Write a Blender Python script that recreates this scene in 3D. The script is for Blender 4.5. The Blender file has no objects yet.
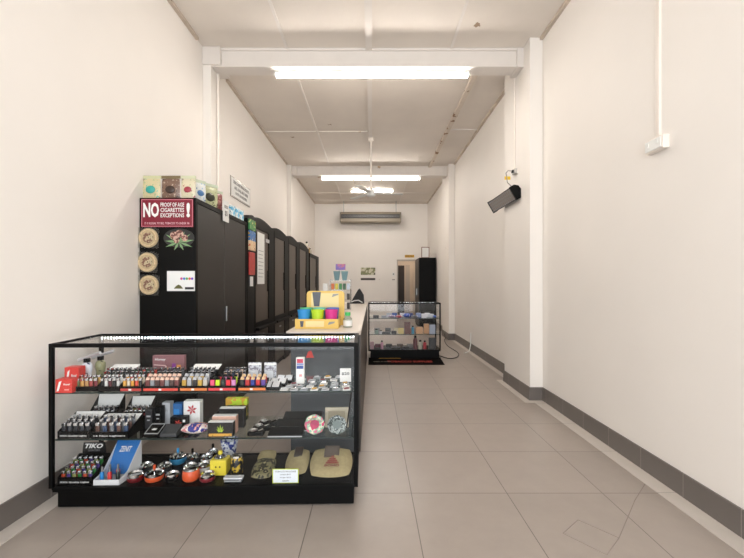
import bpy, bmesh, math, random
from mathutils import Vector, Matrix
R = math.radians
random.seed(7)
SC = bpy.context.scene
COL = SC.collection

# ------------------------------------------------------------------ camera, world, lights, exposure
CH, F, HY, VX = 1.32, 388.0, 283.0, 372.0      # camera height, focal length in px, horizon row, vanishing column
cd = bpy.data.cameras.new('camera'); cam = bpy.data.objects.new('camera', cd); COL.objects.link(cam)
cam.location = (0, 0, CH); cam.rotation_euler = (R(90), 0, 0)
cd.sensor_width = 36; cd.lens = 36*F/744; cd.shift_y = (HY-279)/744; cd.clip_start = 0.05; cd.clip_end = 60
SC.camera = cam
wd = bpy.data.worlds.new('world'); SC.world = wd; wd.use_nodes = True
wd.node_tree.nodes['Background'].inputs[0].default_value = (0.80, 0.90, 1.0, 1)
wd.node_tree.nodes['Background'].inputs[1].default_value = 0.9
al = bpy.data.lights.new('shopfront_daylight', 'AREA'); al.shape = 'RECTANGLE'; al.size = 3.5; al.size_y = 3.3
al.energy = 112; al.color = (0.93, 0.965, 1.0)
alo = bpy.data.objects.new('shopfront_daylight', al); COL.objects.link(alo)
alo.location = (0, -2.35, 1.75); alo.rotation_euler = (R(90), 0, 0)
SC.view_settings.view_transform = 'Standard'; SC.view_settings.look = 'None'
SC.view_settings.gamma = 1; SC.view_settings.use_curve_mapping = False
SC.view_settings.exposure = 0.70
TUBE_W = 42.0
try: SC.cycles.transparent_max_bounces = 32
except Exception: pass

# ------------------------------------------------------------------ materials
def lin(h):
    if isinstance(h, tuple): return (*h, 1)
    h = h.lstrip('#'); o = []
    for i in (0, 2, 4):
        c = int(h[i:i+2], 16)/255
        o.append(c/12.92 if c <= .04045 else ((c+.055)/1.055)**2.4)
    return (*o, 1)
MC = {}
def mat(name, col, rough=.5, metal=0, noise=0, nscale=8, bump=0, bscale=60, emit=0, coat=0):
    if name in MC: return MC[name]
    m = bpy.data.materials.new(name); m.use_nodes = True; nt = m.node_tree; b = nt.nodes['Principled BSDF']
    b.inputs['Base Color'].default_value = lin(col); b.inputs['Roughness'].default_value = rough
    b.inputs['Metallic'].default_value = metal
    if coat: b.inputs['Coat Weight'].default_value = coat
    tc = nt.nodes.new('ShaderNodeTexCoord')
    if noise:
        n = nt.nodes.new('ShaderNodeTexNoise'); n.inputs['Scale'].default_value = nscale; n.inputs['Detail'].default_value = 5
        nt.links.new(tc.outputs['Object'], n.inputs['Vector'])
        r = nt.nodes.new('ShaderNodeValToRGB'); c = lin(col)
        r.color_ramp.elements[0].position = .3; r.color_ramp.elements[1].position = .7
        r.color_ramp.elements[0].color = (*[x*(1-noise) for x in c[:3]], 1)
        r.color_ramp.elements[1].color = (*[min(1, x*(1+noise)) for x in c[:3]], 1)
        nt.links.new(n.outputs['Fac'], r.inputs[0]); nt.links.new(r.outputs[0], b.inputs['Base Color'])
    if bump:
        n2 = nt.nodes.new('ShaderNodeTexNoise'); n2.inputs['Scale'].default_value = bscale
        nt.links.new(tc.outputs['Object'], n2.inputs['Vector'])
        bp = nt.nodes.new('ShaderNodeBump'); bp.inputs['Strength'].default_value = bump; bp.inputs['Distance'].default_value = .01
        nt.links.new(n2.outputs['Fac'], bp.inputs['Height']); nt.links.new(bp.outputs[0], b.inputs['Normal'])
    if emit:
        b.inputs['Emission Color'].default_value = lin(col); b.inputs['Emission Strength'].default_value = emit
    MC[name] = m; return m
def patch(name, cols, scale=25, rough=.35, kind='VORONOI'):
    """printed pattern made of several colours"""
    if name in MC: return MC[name]
    m = bpy.data.materials.new(name); m.use_nodes = True; nt = m.node_tree; b = nt.nodes['Principled BSDF']
    b.inputs['Roughness'].default_value = rough
    tc = nt.nodes.new('ShaderNodeTexCoord'); n = nt.nodes.new('ShaderNodeTexNoise')
    n.inputs['Scale'].default_value = scale; n.inputs['Detail'].default_value = 3
    nt.links.new(tc.outputs['Object'], n.inputs['Vector'])
    r = nt.nodes.new('ShaderNodeValToRGB'); r.color_ramp.interpolation = 'CONSTANT'
    k = len(cols)
    r.color_ramp.elements[0].color = lin(cols[0]); r.color_ramp.elements[0].position = 0
    r.color_ramp.elements[1].color = lin(cols[1]); r.color_ramp.elements[1].position = .36 if k > 2 else .5
    for i in range(2, k):
        e = r.color_ramp.elements.new(.36+.28*(i-1)/(k-2)); e.color = lin(cols[i])
    nt.links.new(n.outputs['Fac'], r.inputs[0]); nt.links.new(r.outputs[0], b.inputs['Base Color'])
    MC[name] = m; return m
def glass(name, tint='#fefefe', refl=.011, rough=0.0):
    if name in MC: return MC[name]
    m = bpy.data.materials.new(name); m.use_nodes = True; nt = m.node_tree
    for n in list(nt.nodes): nt.nodes.remove(n)
    out = nt.nodes.new('ShaderNodeOutputMaterial'); mx = nt.nodes.new('ShaderNodeMixShader')
    t = nt.nodes.new('ShaderNodeBsdfTransparent'); t.inputs[0].default_value = lin(tint)
    g = nt.nodes.new('ShaderNodeBsdfGlossy'); g.inputs['Roughness'].default_value = rough
    lw = nt.nodes.new('ShaderNodeLayerWeight'); lw.inputs[0].default_value = .5
    p = nt.nodes.new('ShaderNodeMath'); p.operation = 'POWER'; p.inputs[1].default_value = 5
    a = nt.nodes.new('ShaderNodeMath'); a.operation = 'MULTIPLY_ADD'; a.inputs[1].default_value = .85; a.inputs[2].default_value = refl
    nt.links.new(lw.outputs['Facing'], p.inputs[0]); nt.links.new(p.outputs[0], a.inputs[0]); nt.links.new(a.outputs[0], mx.inputs[0])
    nt.links.new(t.outputs[0], mx.inputs[1]); nt.links.new(g.outputs[0], mx.inputs[2]); nt.links.new(mx.outputs[0], out.inputs[0])
    MC[name] = m; return m
def tile_mat(name, col, x0, y0, sx, sy, gcol, gw=.003, rough=.35, axes='XY'):
    m = bpy.data.materials.new(name); m.use_nodes = True; nt = m.node_tree; b = nt.nodes['Principled BSDF']; L = nt.links.new
    tc = nt.nodes.new('ShaderNodeTexCoord'); s = nt.nodes.new('ShaderNodeSeparateXYZ'); L(tc.outputs['Object'], s.inputs[0])
    def mt(op, a, v=None, v2=None):
        n = nt.nodes.new('ShaderNodeMath'); n.operation = op
        for i, q in enumerate((a, v, v2)):
            if q is None: continue
            if isinstance(q, (int, float)): n.inputs[i].default_value = q
            else: L(q, n.inputs[i])
        return n.outputs[0]
    X, Y = s.outputs[axes[0]], s.outputs[axes[1]]
    ds = []; ids = []
    for V, o, w in ((X, x0, sx), (Y, y0, sy)):
        v = mt('SUBTRACT', V, o); ds.append(mt('PINGPONG', v, w/2)); ids.append(mt('FLOOR', mt('DIVIDE', v, w)))
    g = mt('LESS_THAN', mt('MINIMUM', ds[0], ds[1]), gw/2)
    cb = nt.nodes.new('ShaderNodeCombineXYZ'); L(ids[0], cb.inputs[0]); L(ids[1], cb.inputs[1])
    wn = nt.nodes.new('ShaderNodeTexWhiteNoise'); L(cb.outputs[0], wn.inputs['Vector'])
    n = nt.nodes.new('ShaderNodeTexNoise'); n.inputs['Scale'].default_value = 5; n.inputs['Detail'].default_value = 8; n.inputs['Roughness'].default_value = .7
    L(tc.outputs['Object'], n.inputs['Vector'])
    f = mt('ADD', mt('MULTIPLY', wn.outputs['Value'], .07), mt('MULTIPLY', n.outputs['Fac'], .22))
    f = mt('ADD', f, .85)
    hs = nt.nodes.new('ShaderNodeHueSaturation'); hs.inputs['Color'].default_value = lin(col); L(f, hs.inputs['Value'])
    mx = nt.nodes.new('ShaderNodeMix'); mx.data_type = 'RGBA'; L(g, mx.inputs[0]); L(hs.outputs[0], mx.inputs[6]); mx.inputs[7].default_value = lin(gcol)
    L(mx.outputs[2], b.inputs['Base Color'])
    b.inputs['Roughness'].default_value = rough
    bp = nt.nodes.new('ShaderNodeBump'); bp.inputs['Strength'].default_value = .4; bp.inputs['Distance'].default_value = .002
    L(mt('SUBTRACT', 1.0, g), bp.inputs['Height']); L(bp.outputs[0], b.inputs['Normal'])
    return m

def specks(m, scale, r, col, nz=1.0):
    nt = m.node_tree; b = nt.nodes['Principled BSDF']; src = b.inputs['Base Color'].links[0].from_socket
    tc = nt.nodes.new('ShaderNodeTexCoord'); v = nt.nodes.new('ShaderNodeTexVoronoi'); v.inputs['Scale'].default_value = scale
    n = nt.nodes.new('ShaderNodeTexNoise'); n.inputs['Scale'].default_value = 40; n.inputs['Detail'].default_value = 2
    nt.links.new(tc.outputs['Object'], n.inputs['Vector']); nt.links.new(tc.outputs['Object'], v.inputs['Vector'])
    a = nt.nodes.new('ShaderNodeMath'); a.operation = 'MULTIPLY_ADD'; a.inputs[1].default_value = r*2.4*nz; a.inputs[2].default_value = r*(1-1.2*nz)
    nt.links.new(n.outputs['Fac'], a.inputs[0])
    l = nt.nodes.new('ShaderNodeMath'); l.operation = 'LESS_THAN'; nt.links.new(v.outputs['Distance'], l.inputs[0]); nt.links.new(a.outputs[0], l.inputs[1])
    x = nt.nodes.new('ShaderNodeMix'); x.data_type = 'RGBA'; nt.links.new(l.outputs[0], x.inputs[0]); nt.links.new(src, x.inputs[6]); x.inputs[7].default_value = lin(col)
    nt.links.new(x.outputs[2], b.inputs['Base Color'])
WALL = mat('wall_paint', '#f3ede6', .62, noise=.015, nscale=1.5, bump=.06, bscale=30)
specks(WALL, 1.3, .018, '#b5a594')
PIPE = mat('white_pipe_paint', '#efe6dc', .5)
CEIL = mat('ceiling_paint', '#e4dbd1', .75, noise=.05, nscale=1.2, bump=.15, bscale=12)
BEAM = mat('beam_paint', '#e6dfd8', .6, noise=.02, nscale=6)
specks(CEIL, 1.2, .045, '#9a8169')
specks(BEAM, 1.7, .07, '#c0a182')
BLACK = mat('black_metal', '#030303', .5, noise=.15, nscale=20)
BLK = mat('black_plastic', '#070707', .45)
for q in (BLACK, BLK): q.node_tree.nodes['Principled BSDF'].inputs['Specular IOR Level'].default_value = .14
CABF = mat('cabinet_frame_black', '#080706', .5)
CABF.node_tree.nodes['Principled BSDF'].inputs['Specular IOR Level'].default_value = .14
CABD = mat('cabinet_door_brown_black', '#1e1916', .45, noise=.05, nscale=6)
CHROME = mat('chrome', '#d8dadc', .12, 1)
STEEL = mat('brushed_steel', '#a9abad', .35, 1)
WHITE = mat('white_plastic', '#eeeeea', .4)
CARD = mat('white_card', '#e9e9e6', .6)
SILVER = mat('silver_card', '#c3c5c8', .3, .5)
GLS = glass('clear_glass')
SHG = glass('shelf_glass', '#f6fbf9', .015)
ACR = glass('acrylic', '#f4f6f6', .08)
EDGE = mat('glass_edge', '#1d2b28', .25)
def colr(h, rough=.4, metal=0): return mat('paint_'+h.strip('#')+('_m' if metal else ''), h, rough, metal)

# ------------------------------------------------------------------ mesh builder
class MB:
    def __init__(s): s.bm = bmesh.new(); s.mi = 0
    def _f(s, vs):
        try: f = s.bm.faces.new(vs); f.material_index = s.mi; return f
        except ValueError: return None
    def box(s, x0, x1, y0, y1, z0, z1, bev=0):
        b2 = bmesh.new(); r = bmesh.ops.create_cube(b2, size=1)
        for v in b2.verts: v.co = Vector(((x0+x1)/2+v.co.x*(x1-x0), (y0+y1)/2+v.co.y*(y1-y0), (z0+z1)/2+v.co.z*(z1-z0)))
        if bev:
            bmesh.ops.bevel(b2, geom=b2.edges[:], offset=bev, segments=2, affect='EDGES', profile=.5)
        s.merge(b2); return s
    def merge(s, b2, M=None):
        mp = {}
        for v in b2.verts: mp[v] = s.bm.verts.new(M @ v.co if M else v.co)
        for f in b2.faces:
            s._f([mp[v] for v in f.verts])
        b2.free()
    def prism(s, pts, a0, a1, axis='y'):
        """polygon pts (u,v) extruded along axis. y: (x,z); x: (y,z); z: (x,y)"""
        def co(p, a): return {'y': (p[0], a, p[1]), 'x': (a, p[0], p[1]), 'z': (p[0], p[1], a)}[axis]
        A = [s.bm.verts.new(co(p, a0)) for p in pts]; B = [s.bm.verts.new(co(p, a1)) for p in pts]
        s._f(A); s._f(B[::-1]); n = len(pts)
        for i in range(n): s._f([A[i], B[i], B[(i+1) % n], A[(i+1) % n]])
        return s
    def tube(s, pts, r, n=8, caps=True):
        pts = [Vector(p) for p in pts]; rings = []
        for i, p in enumerate(pts):
            t = (pts[min(i+1, len(pts)-1)]-pts[max(i-1, 0)]).normalized()
            up = Vector((0, 0, 1)) if abs(t.z) < .95 else Vector((1, 0, 0))
            a = t.cross(up).normalized(); b = t.cross(a)
            rr = r[i] if isinstance(r, (list, tuple)) else r
            rings.append([s.bm.verts.new(p+(a*math.cos(2*math.pi*k/n)+b*math.sin(2*math.pi*k/n))*rr) for k in range(n)])
        for A, B in zip(rings, rings[1:]):
            for k in range(n): s._f([A[k], A[(k+1) % n], B[(k+1) % n], B[k]])
        if caps: s._f(rings[0]); s._f(rings[-1][::-1])
        return s
    def lathe(s, prof, n=20, cx=0, cy=0, sx=1, sy=1):
        rings = []
        for r, z in prof:
            rings.append([s.bm.verts.new((cx+sx*r*math.cos(2*math.pi*k/n), cy+sy*r*math.sin(2*math.pi*k/n), z)) for k in range(n)])
        for A, B in zip(rings, rings[1:]):
            for k in range(n): s._f([A[k], A[(k+1) % n], B[(k+1) % n], B[k]])
        s._f(rings[0][::-1]); s._f(rings[-1]); return s
    def disc_y(s, cx, cz, r, y0, y1, n=24, prof=None):
        """round plate whose axis is y"""
        return s.prism([(cx+r*math.cos(2*math.pi*k/n), cz+r*math.sin(2*math.pi*k/n)) for k in range(n)], y0, y1, 'y')
    def pillow(s, w, h, t, n=10, lay=False, wob=.0, rnd=0):
        """stuffed pouch: upright (x,z) from z=0, or lying (x,y) when lay"""
        def co(u, v, sd):
            bul = (max(0, math.sin(math.pi*u))*max(0, math.sin(math.pi*v)))**.45*t/2
            q = wob*math.sin(7*u+5*v)*math.sin(math.pi*v)
            a, b = 2*u-1, 2*v-1
            x = a*math.sqrt(1-rnd*b*b/2)*w/2; y = (b*math.sqrt(1-rnd*a*a/2)+1)*h/2; z = sd*bul+q
            return (x, y, z+t/2) if lay else (x, -z+t/2, y)
        for sd in (1, -1):
            g = [[s.bm.verts.new(co(i/n, j/n, sd)) for j in range(n+1)] for i in range(n+1)]
            for i in range(n):
                for j in range(n): s._f([g[i][j], g[i+1][j], g[i+1][j+1], g[i][j+1]])
        return s
    def sphere(s, c, r, sx=1, sy=1, sz=1):
        b2 = bmesh.new(); bmesh.ops.create_icosphere(b2, subdivisions=2, radius=r)
        s.merge(b2, Matrix.Translation(c) @ Matrix.Diagonal((sx, sy, sz, 1))); return s
    def build(s, name, mats, parent=None, smooth=False, loc=None, rz=0):
        bmesh.ops.remove_doubles(s.bm, verts=s.bm.verts[:], dist=1e-6)
        bmesh.ops.recalc_face_normals(s.bm, faces=s.bm.faces[:])
        me = bpy.data.meshes.new(name); s.bm.to_mesh(me); s.bm.free()
        for m in (mats if isinstance(mats, (list, tuple)) else [mats]): me.materials.append(m)
        if smooth:
            for p in me.polygons: p.use_smooth = True
            try: me.set_sharp_from_angle(angle=R(35))
            except Exception: pass
        o = bpy.data.objects.new(name, me); COL.objects.link(o)
        if parent: o.parent = parent
        if loc is not None: o.location = loc
        if rz: o.rotation_euler.z = rz
        return o
def box(*a, bev=0): return MB().box(*a, bev=bev)
def tag(o, label, cat, group=None, kind=None):
    o['label'] = label; o['category'] = cat
    if group: o['group'] = group
    if kind: o['kind'] = kind
    return o
def thing(name, label, cat, loc=(0, 0, 0), rz=0, group=None):
    o = bpy.data.objects.new(name, None); COL.objects.link(o); o.empty_display_size = .05
    o.location = loc; o.rotation_euler.z = rz
    return tag(o, label, cat, group)
def struct(o): o['kind'] = 'structure'; return o
KIDS = {}
def copy_tree(o, parent=None):
    c = o.copy(); COL.objects.link(c)
    if parent: c.parent = parent
    for ch in [q for q in COL.objects if q.parent == o]: copy_tree(ch, c)
    return c
def text(s, w, h, m, parent, loc=(0, 0, 0), rz=0, name='lettering', shear=0, bold=.02, lay=None, label=None):
    cu = bpy.data.curves.new('t', 'FONT'); cu.body = s; cu.align_x = 'CENTER'; cu.align_y = 'CENTER'; cu.offset = bold; cu.shear = shear
    cu.resolution_u = 2; cu.extrude = .01
    to = bpy.data.objects.new('t', cu); COL.objects.link(to)
    dg = bpy.context.evaluated_depsgraph_get(); me = bpy.data.meshes.new_from_object(to.evaluated_get(dg))
    bpy.data.objects.remove(to); bpy.data.curves.remove(cu)
    xs = [v.co.x for v in me.vertices]; ys = [v.co.y for v in me.vertices]
    ax, bx_, ay, by_ = min(xs), max(xs), min(ys), max(ys)
    kx = w/(bx_-ax); ky = h/(by_-ay)
    for v in me.vertices:
        x = (v.co.x-(ax+bx_)/2)*kx; y = (v.co.y-(ay+by_)/2)*ky
        v.co = Vector((x, -.0006 if v.co.z > 0 else .0002, y)) if lay is None else Vector((x, y*math.cos(lay), y*math.sin(lay)+(.0006 if v.co.z > 0 else 0)))
    me.materials.clear(); me.materials.append(m); me.name = name
    o = bpy.data.objects.new(name, me); COL.objects.link(o); o.parent = parent; o.location = loc; o.rotation_euler.z = rz
    if label: o['label'] = label
    return o
def P(px, py, z):
    d = F*(CH-z)/(py-HY); return Vector(((px-VX)*d/F, d, z))
def D(px, d): return (px-VX)*d/F
def Z(py, d): return CH+(HY-py)*d/F

# ------------------------------------------------------------------ room shell
XL, XR, YB, YF, ZC = -1.98, 1.92, 13.4, -2.2, 4.08
floor_m = tile_mat('floor_tiles', '#a3988f', .247, 2.437, .6, .6, '#6b645e', .005, .30)
struct(box(XL-.1, XR+.1, YF-.1, YB+2.6, -.1, 0).build('floor', floor_m))
struct(box(XL-.1, XR+.1, YF-.1, YB+2.6, ZC, ZC+.1).build('ceiling', CEIL))
struct(box(XL-.15, XL, YF-.1, YB+2.6, 0, ZC).build('wall_left', WALL))
struct(box(XR, XR+.15, YF-.1, YB+2.6, 0, ZC).build('wall_right', WALL))
DX0, DX1, DZ = .90, 1.62, 2.08
wb = MB(); wb.box(XL, DX0, YB, YB+.12, 0, ZC).box(DX1, XR, YB, YB+.12, 0, ZC).box(DX0, DX1, YB, YB+.12, DZ, ZC)
struct(wb.build('wall_back', WALL))
wf = MB(); wf.box(XL, XR, YF-.1, YF, 3.45, ZC).box(XL, -1.8, YF-.1, YF, 0, 3.45).box(1.8, XR, YF-.1, YF, 0, 3.45).box(-1.8, 1.8, YF-.1, YF, 0, .1)
struct(wf.build('wall_front', WALL))
wn = MB(); wn.box(-1.8, 1.8, YF-.07, YF-.03, .1, .15).box(-1.8, 1.8, YF-.07, YF-.03, 3.4, 3.45)
for x in (-1.8, -.6, .55, 1.75): wn.box(x, x+.05, YF-.07, YF-.03, .15, 3.4)
w1 = struct(wn.build('window_1', mat('aluminium_frame', '#8c8c8c', .4, .8)))
# rear passage seen through the doorway
rp = MB(); rp.box(DX0-.5, XR, YB+2.5, YB+2.6, 0, ZC).box(DX0-.6, DX0-.5, YB+.12, YB+2.6, 0, ZC)
struct(rp.build('wall_rear_passage', mat('passage_paint', '#cdc0b2', .7)))
dr = MB(); g = .05
dr.box(DX0-.045, DX0, YB-.02, YB+.12, 0, DZ+.05).box(DX1, DX1+.045, YB-.02, YB+.12, 0, DZ+.05).box(DX0, DX1, YB-.02, YB+.12, DZ, DZ+.05)
d1 = struct(dr.build('door_1', mat('door_frame_grey', '#b3aaa0', .5)))
dl = box(0, .04, 0, .70, .02, DZ-.04).build('door_leaf', mat('door_leaf_paint', '#ded5ca', .5), d1, loc=(DX1-.1, YB+.14, 0))
box(DX0+.03, DX0+.32, YB+1.2, YB+1.25, .01, 1.98).build('dark_inner_door', mat('inner_door_dark', '#2b211b', .5), d1)
box(DX0+.36, DX0+.52, YB+1.2, YB+1.25, .01, 2.0).build('inner_door_frame', mat('door_frame_grey', '#b3aaa0'), d1)
pl = bpy.data.lights.new('passage_fill_light', 'POINT'); pl.energy = 22; pl.shadow_soft_size = .1; pl.color = (1, .9, .78)  # unseen fill light, added to brighten the passage behind the doorway
plo = bpy.data.objects.new('passage_fill_light', pl); COL.objects.link(plo); plo.location = (1.15, YB+.75, 3.2)
# piers
def pier(name, x0, x1, y0, y1): return struct(box(x0, x1, y0, y1, 0, ZC-.001, bev=.004).build(name, WALL))
pier('trim_1', 1.775, XR, 4.36, 5.20); pier('trim_2', 1.775, XR, 8.98, 9.80)
pier('trim_3', XL, -1.885, 4.54, 4.81); pier('trim_4', XL, -1.885, 9.05, 9.32)
# beams
for i, (y0, y1) in enumerate(((4.57, 4.75), (9.18, 9.36))):
    b = MB(); b.box(-1.88, 1.77, y0, y1, 3.86, ZC-.001); b.box(-1.88, 1.77, y0-.015, y0, 3.86, 3.885).box(-1.88, 1.77, y0-.02, y0, ZC-.03, ZC-.001)
    struct(b.build('trim_%d' % (5+i), BEAM))
    b = MB(); b.box(-1.98, -1.77, y0-.05, y1+.10, 3.87, ZC-.001, bev=.006).box(1.70, 1.80, y0-.03, y1+.05, 3.85, ZC-.001, bev=.006)
    struct(b.build('trim_%d' % (7+i), BEAM))
# ceiling cover strips
strip = MB()
for x, w, t in ((-1.0, .03, .012), (.93, .03, .012)): strip.box(x-w/2, x+w/2, YF, 4.55, ZC-t, ZC)
strip.box(-.075, .0, YF, 4.55, ZC-.03, ZC)
struct(strip.build('trim_9', BEAM))
strip = MB(); strip.box(-1.015, -.985, 4.77, 9.16, ZC-.012, ZC)
strip.box(-.065, .0, 4.77, 7.33, ZC-.03, ZC); strip.box(XL, -.07, 7.05, 7.08, ZC-.012, ZC); strip.box(1.4, XR, 6.95, 6.98, ZC-.012, ZC)
strip.box(-.05, -.02, 7.33, 9.16, ZC-.02, ZC)
strip.box(-1.01, -.98, 9.38, YB, ZC-.012, ZC).box(.93, .96, 9.38, YB, ZC-.012, ZC).box(XL, XR, 11.85, 11.88, ZC-.012, ZC).box(XL, XR, 12.9, 12.93, ZC-.012, ZC)
struct(strip.build('trim_10', BEAM))
stm = patch('stained_cover_strip', ['#8a6a4c', '#d9ccbd', '#dccfc1', '#e0d4c7'], 5, .8)
strip = MB(); strip.box(1.325, 1.395, 4.77, 9.16, ZC-.035, ZC); struct(strip.build('trim_11', stm))
# cornices along the walls
cn = MB()
for x0, x1 in ((XL, XL+.035), (XR-.035, XR)):
    for y0, y1 in ((YF, 4.36), (5.25, 8.95), (9.85, YB)): cn.box(x0, x1, y0, y1, ZC-.03, ZC)
cn.box(XL+.035, XR-.035, YB-.03, YB, ZC-.03, ZC)
struct(cn.build('trim_12', mat('cornice_paint', '#cbbcac', .7, noise=.15, nscale=5)))
# skirting tiles and floor border
skm = tile_mat('skirting_tiles', '#6e6762', .0, .13, 50, .375, '#a59d95', .003, .4, 'XY')
b = MB(); H = .15; T = .012
b.box(XR-T, XR, YF, 4.36-T, 0, H).box(1.775-T, XR, 4.36-T, 4.36, 0, H).box(1.775-T, 1.775, 4.36, 5.2+T, 0, H).box(1.775-T, XR, 5.2, 5.2+T, 0, H)
b.box(XR-T, XR, 5.2+T, 8.98-T, 0, H).box(1.775-T, XR, 8.98-T, 8.98, 0, H).box(1.775-T, 1.775, 8.98, 9.8+T, 0, H).box(XR-T, XR, 9.8+T, YB, 0, H)
struct(b.build('baseboard_right', skm))
b = MB(); b.box(XL, XL+T, YF, 3.25, 0, .14).box(XL, XL+T, 4.85, YB, 0, .14)
struct(b.build('baseboard_left', skm))
bdm = tile_mat('border_tiles', '#cfc6bd', 0, 2.437, 50, .6, '#948a82', .004, .4)
b = MB(); b.box(1.795, XR-T, YF, 4.28, 0, .004).box(1.69, 1.775-T, 4.28, 5.28, 0, .004).box(1.775-T, XR-T, 4.28, 4.36-T, 0, .004).box(1.83, XR-T, 5.28, 8.9, 0, .004)
b.box(XL+T, XL+.115, YF, 3.25, 0, .004)
struct(b.build('trim_13', bdm))
# hatch cut into the floor tiles
pts = [P(578, 520, 0), P(563, 533.5, 0), P(607, 555, 0), P(619, 538, 0)]
b = MB()
for a, c in zip(pts, pts[1:]+pts[:1]): b.tube([(a.x, a.y, 0), (c.x, c.y, 0)], .002, 6)
q = [P(619, 538, 0), P(635, 500, 0), P(645, 484, 0)]
b.tube([(v.x, v.y, 0) for v in q], .002, 6)
struct(b.build('trim_14', mat('grout', '#8d837b', .8)))

# ------------------------------------------------------------------ ceiling lights
TUBE = bpy.data.materials.new('lit_diffuser'); TUBE.use_nodes = True
bb = TUBE.node_tree.nodes['Principled BSDF']; bb.inputs['Emission Color'].default_value = (1, .935, .865, 1); bb.inputs['Emission Strength'].default_value = TUBE_W
def batten(xc, y, ztop, L, label):
    t = thing('ceiling_light', label, 'light', (xc, y, ztop))
    box(-L/2, L/2, -.035, .035, -.035, 0, bev=.004).build('housing', WHITE, t)
    MB().prism([(-.034, -.035), (.034, -.035), (.034, -.05), (.02, -.066), (-.02, -.066), (-.034, -.05)], -L/2+.02, L/2-.02, 'x').build('diffuser', TUBE, t)
    for a in (-L/2, L/2-.018): box(a, a+.018, -.036, .036, -.068, -.0355).build('end_cap', WHITE, t)
batten(.0, 4.66, 3.86, 2.33, 'long lit white tube light under the nearest ceiling beam')
batten(-.03, 9.27, 3.86, 2.36, 'long lit white tube light under the second, farther beam')
batten(.0, 11.5, ZC, 1.25, 'short lit tube light on the ceiling behind the fan')
# ceiling fan
t = thing('ceiling_fan', 'white ceiling fan hanging on a long rod under the middle of the ceiling', 'fan', (-.02, 7.33, ZC))
MB().lathe([(.03, -.10), (.055, -.07), (.055, -.03), (.04, 0)]).build('canopy', PIPE, t, True)
MB().tube([(0, 0, -.08), (0, 0, -1.02)], .017, 10).build('rod', PIPE, t, True)
MB().lathe([(.02, -1.14), (.075, -1.12), (.095, -1.07), (.08, -1.02), (.03, -1.0)]).build('motor', WHITE, t, True)
for k in range(3):
    a = R(8+120*k); m = MB().prism([(.09, -.035), (.12, -.06), (.60, -.065), (.63, 0), (.60, .065), (.12, .06), (.09, .035)], -1.07, -1.062, 'z')
    m.build('blade', WHITE, t, rz=a)
# over-door air curtain on the back wall
t = thing('air_curtain', 'long silver air curtain hung high on the back wall', 'air conditioner', (-.05, 13.05, 3.34))
MB().prism([(-.14, .03), (-.10, 0), (.26, 0), (.26, .36), (-.06, .36), (-.14, .28)], -1.0, 1.0, 'x').build('casing', mat('beige_metal', '#958b7b', .5, .2), t)
box(-.98, .98, -.148, -.141, .13, .27).build('outlet', mat('outlet_dark', '#1b1a18', .5), t)
for z in (.18, .215): box(-.96, .96, -.155, -.149, z-.002, z+.002).build('louvre', STEEL, t)
for x in (-1.02, 1.0): box(x, x+.02, -.145, .25, .02, .34).build('end_cap', mat('end_cap_dark', '#4a443d', .5), t)
for x in (-.9, .86): MB().tube([(x, .0, .36), (x, 0, .735)], .012).build('hanger', STEEL, t)

# ------------------------------------------------------------------ wall fittings
# heater on near right pier
t = thing('radiant_heater', 'black and steel radiant heater bracketed to the near right pier', 'heater', (1.645, 4.62, 2.46))
u = Vector((.50, -.866)); n = Vector((.866, .5))
def pf(a, b): q = u*a+n*b; return (q.x, q.y)
prof = [pf(.0, 0), pf(.165, 0), pf(.165, .05), pf(.14, .085), pf(.09, .10), pf(.03, .09), pf(0, .05)]
MB().prism(prof, .03, .87, 'y').build('housing', mat('heater_shell', '#2c2927', .4, .4), t)
for y0 in (0, .87): MB().prism([pf(a*1.0, b) for a, b in ((-.006, -.004), (.171, -.004), (.171, .055), (.143, .092), (.09, .107), (.028, .097), (-.006, .055))], y0, y0+.03, 'y').build('end_cap', BLK, t)
MB().prism([pf(.012, -.003), pf(.153, -.003), pf(.153, 0), pf(.012, 0)], .04, .86, 'y').build('reflector', mat('reflector_metal', '#a09183', .45, .4), t)
gm = MB()
for k in range(14): y = .06+k*.06; gm.prism([pf(.005, -.010), pf(.16, -.010), pf(.16, -.006), pf(.005, -.006)], y, y+.004, 'y')
for a in (.02, .06, .10, .145): gm.prism([pf(a, -.007), pf(a+.004, -.007), pf(a+.004, -.003), pf(a, -.003)], .03, .87, 'y')
gm.build('grille', STEEL, t)
MB().tube([(*(u*.02+n*.08), 0), ] and [Vector((u.x*.13+n.x*.10, .12, u.y*.13+n.y*.10)), Vector((.105, .10, -.13)), Vector((.128, .06, -.06)), Vector((.128, .04, .0)), Vector((.10, .10, .03))], .007).build('bracket', STEEL, t)
hs = MB().tube([(.04, .02, .0), (-.015, .05, .07), (-.015, .1, .20), (.02, .13, .235), (.07, .14, .235)], .006).build('cable', mat('grey_cable', '#8a857f', .5), t)
box(-.04, .03, .075, .08, .11, .15).build('warning_tag', mat('yellow_tag', '#e8c21f', .5), t)
t = thing('isolator_socket', 'small grey outlet on the near right pier above the heater', 'socket', (1.775, 4.78, 2.69))
box(-.035, 0, -.05, .05, -.03, .03, bev=.006).build('box', mat('socket_grey', '#bdb8b2', .5), t)
box(-.055, -.035, -.02, .02, -.015, .02, bev=.004).build('plug', BLK, t)
tag(MB().tube([(0, 0, 0), (0, 0, 1.34)], .011, 8).build('conduit', PIPE, loc=(1.764, 4.80, 2.725)), 'thin white conduit running up the near right pier above the heater', 'pipe')
tag(MB().tube([(0, 0, .0), (0, 0, 3.84)], .016, 10).build('downpipe', PIPE, smooth=True, loc=(-1.866, 4.70, .01)), 'white round pipe running up the left wall beside the near pier', 'pipe')
t = thing('wall_socket', 'white double socket with conduit on the near right wall', 'socket', (XR, 2.585, 2.24))
box(-.045, 0, -.085, .085, -.045, .045, bev=.006).build('box', PIPE, t)
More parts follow.
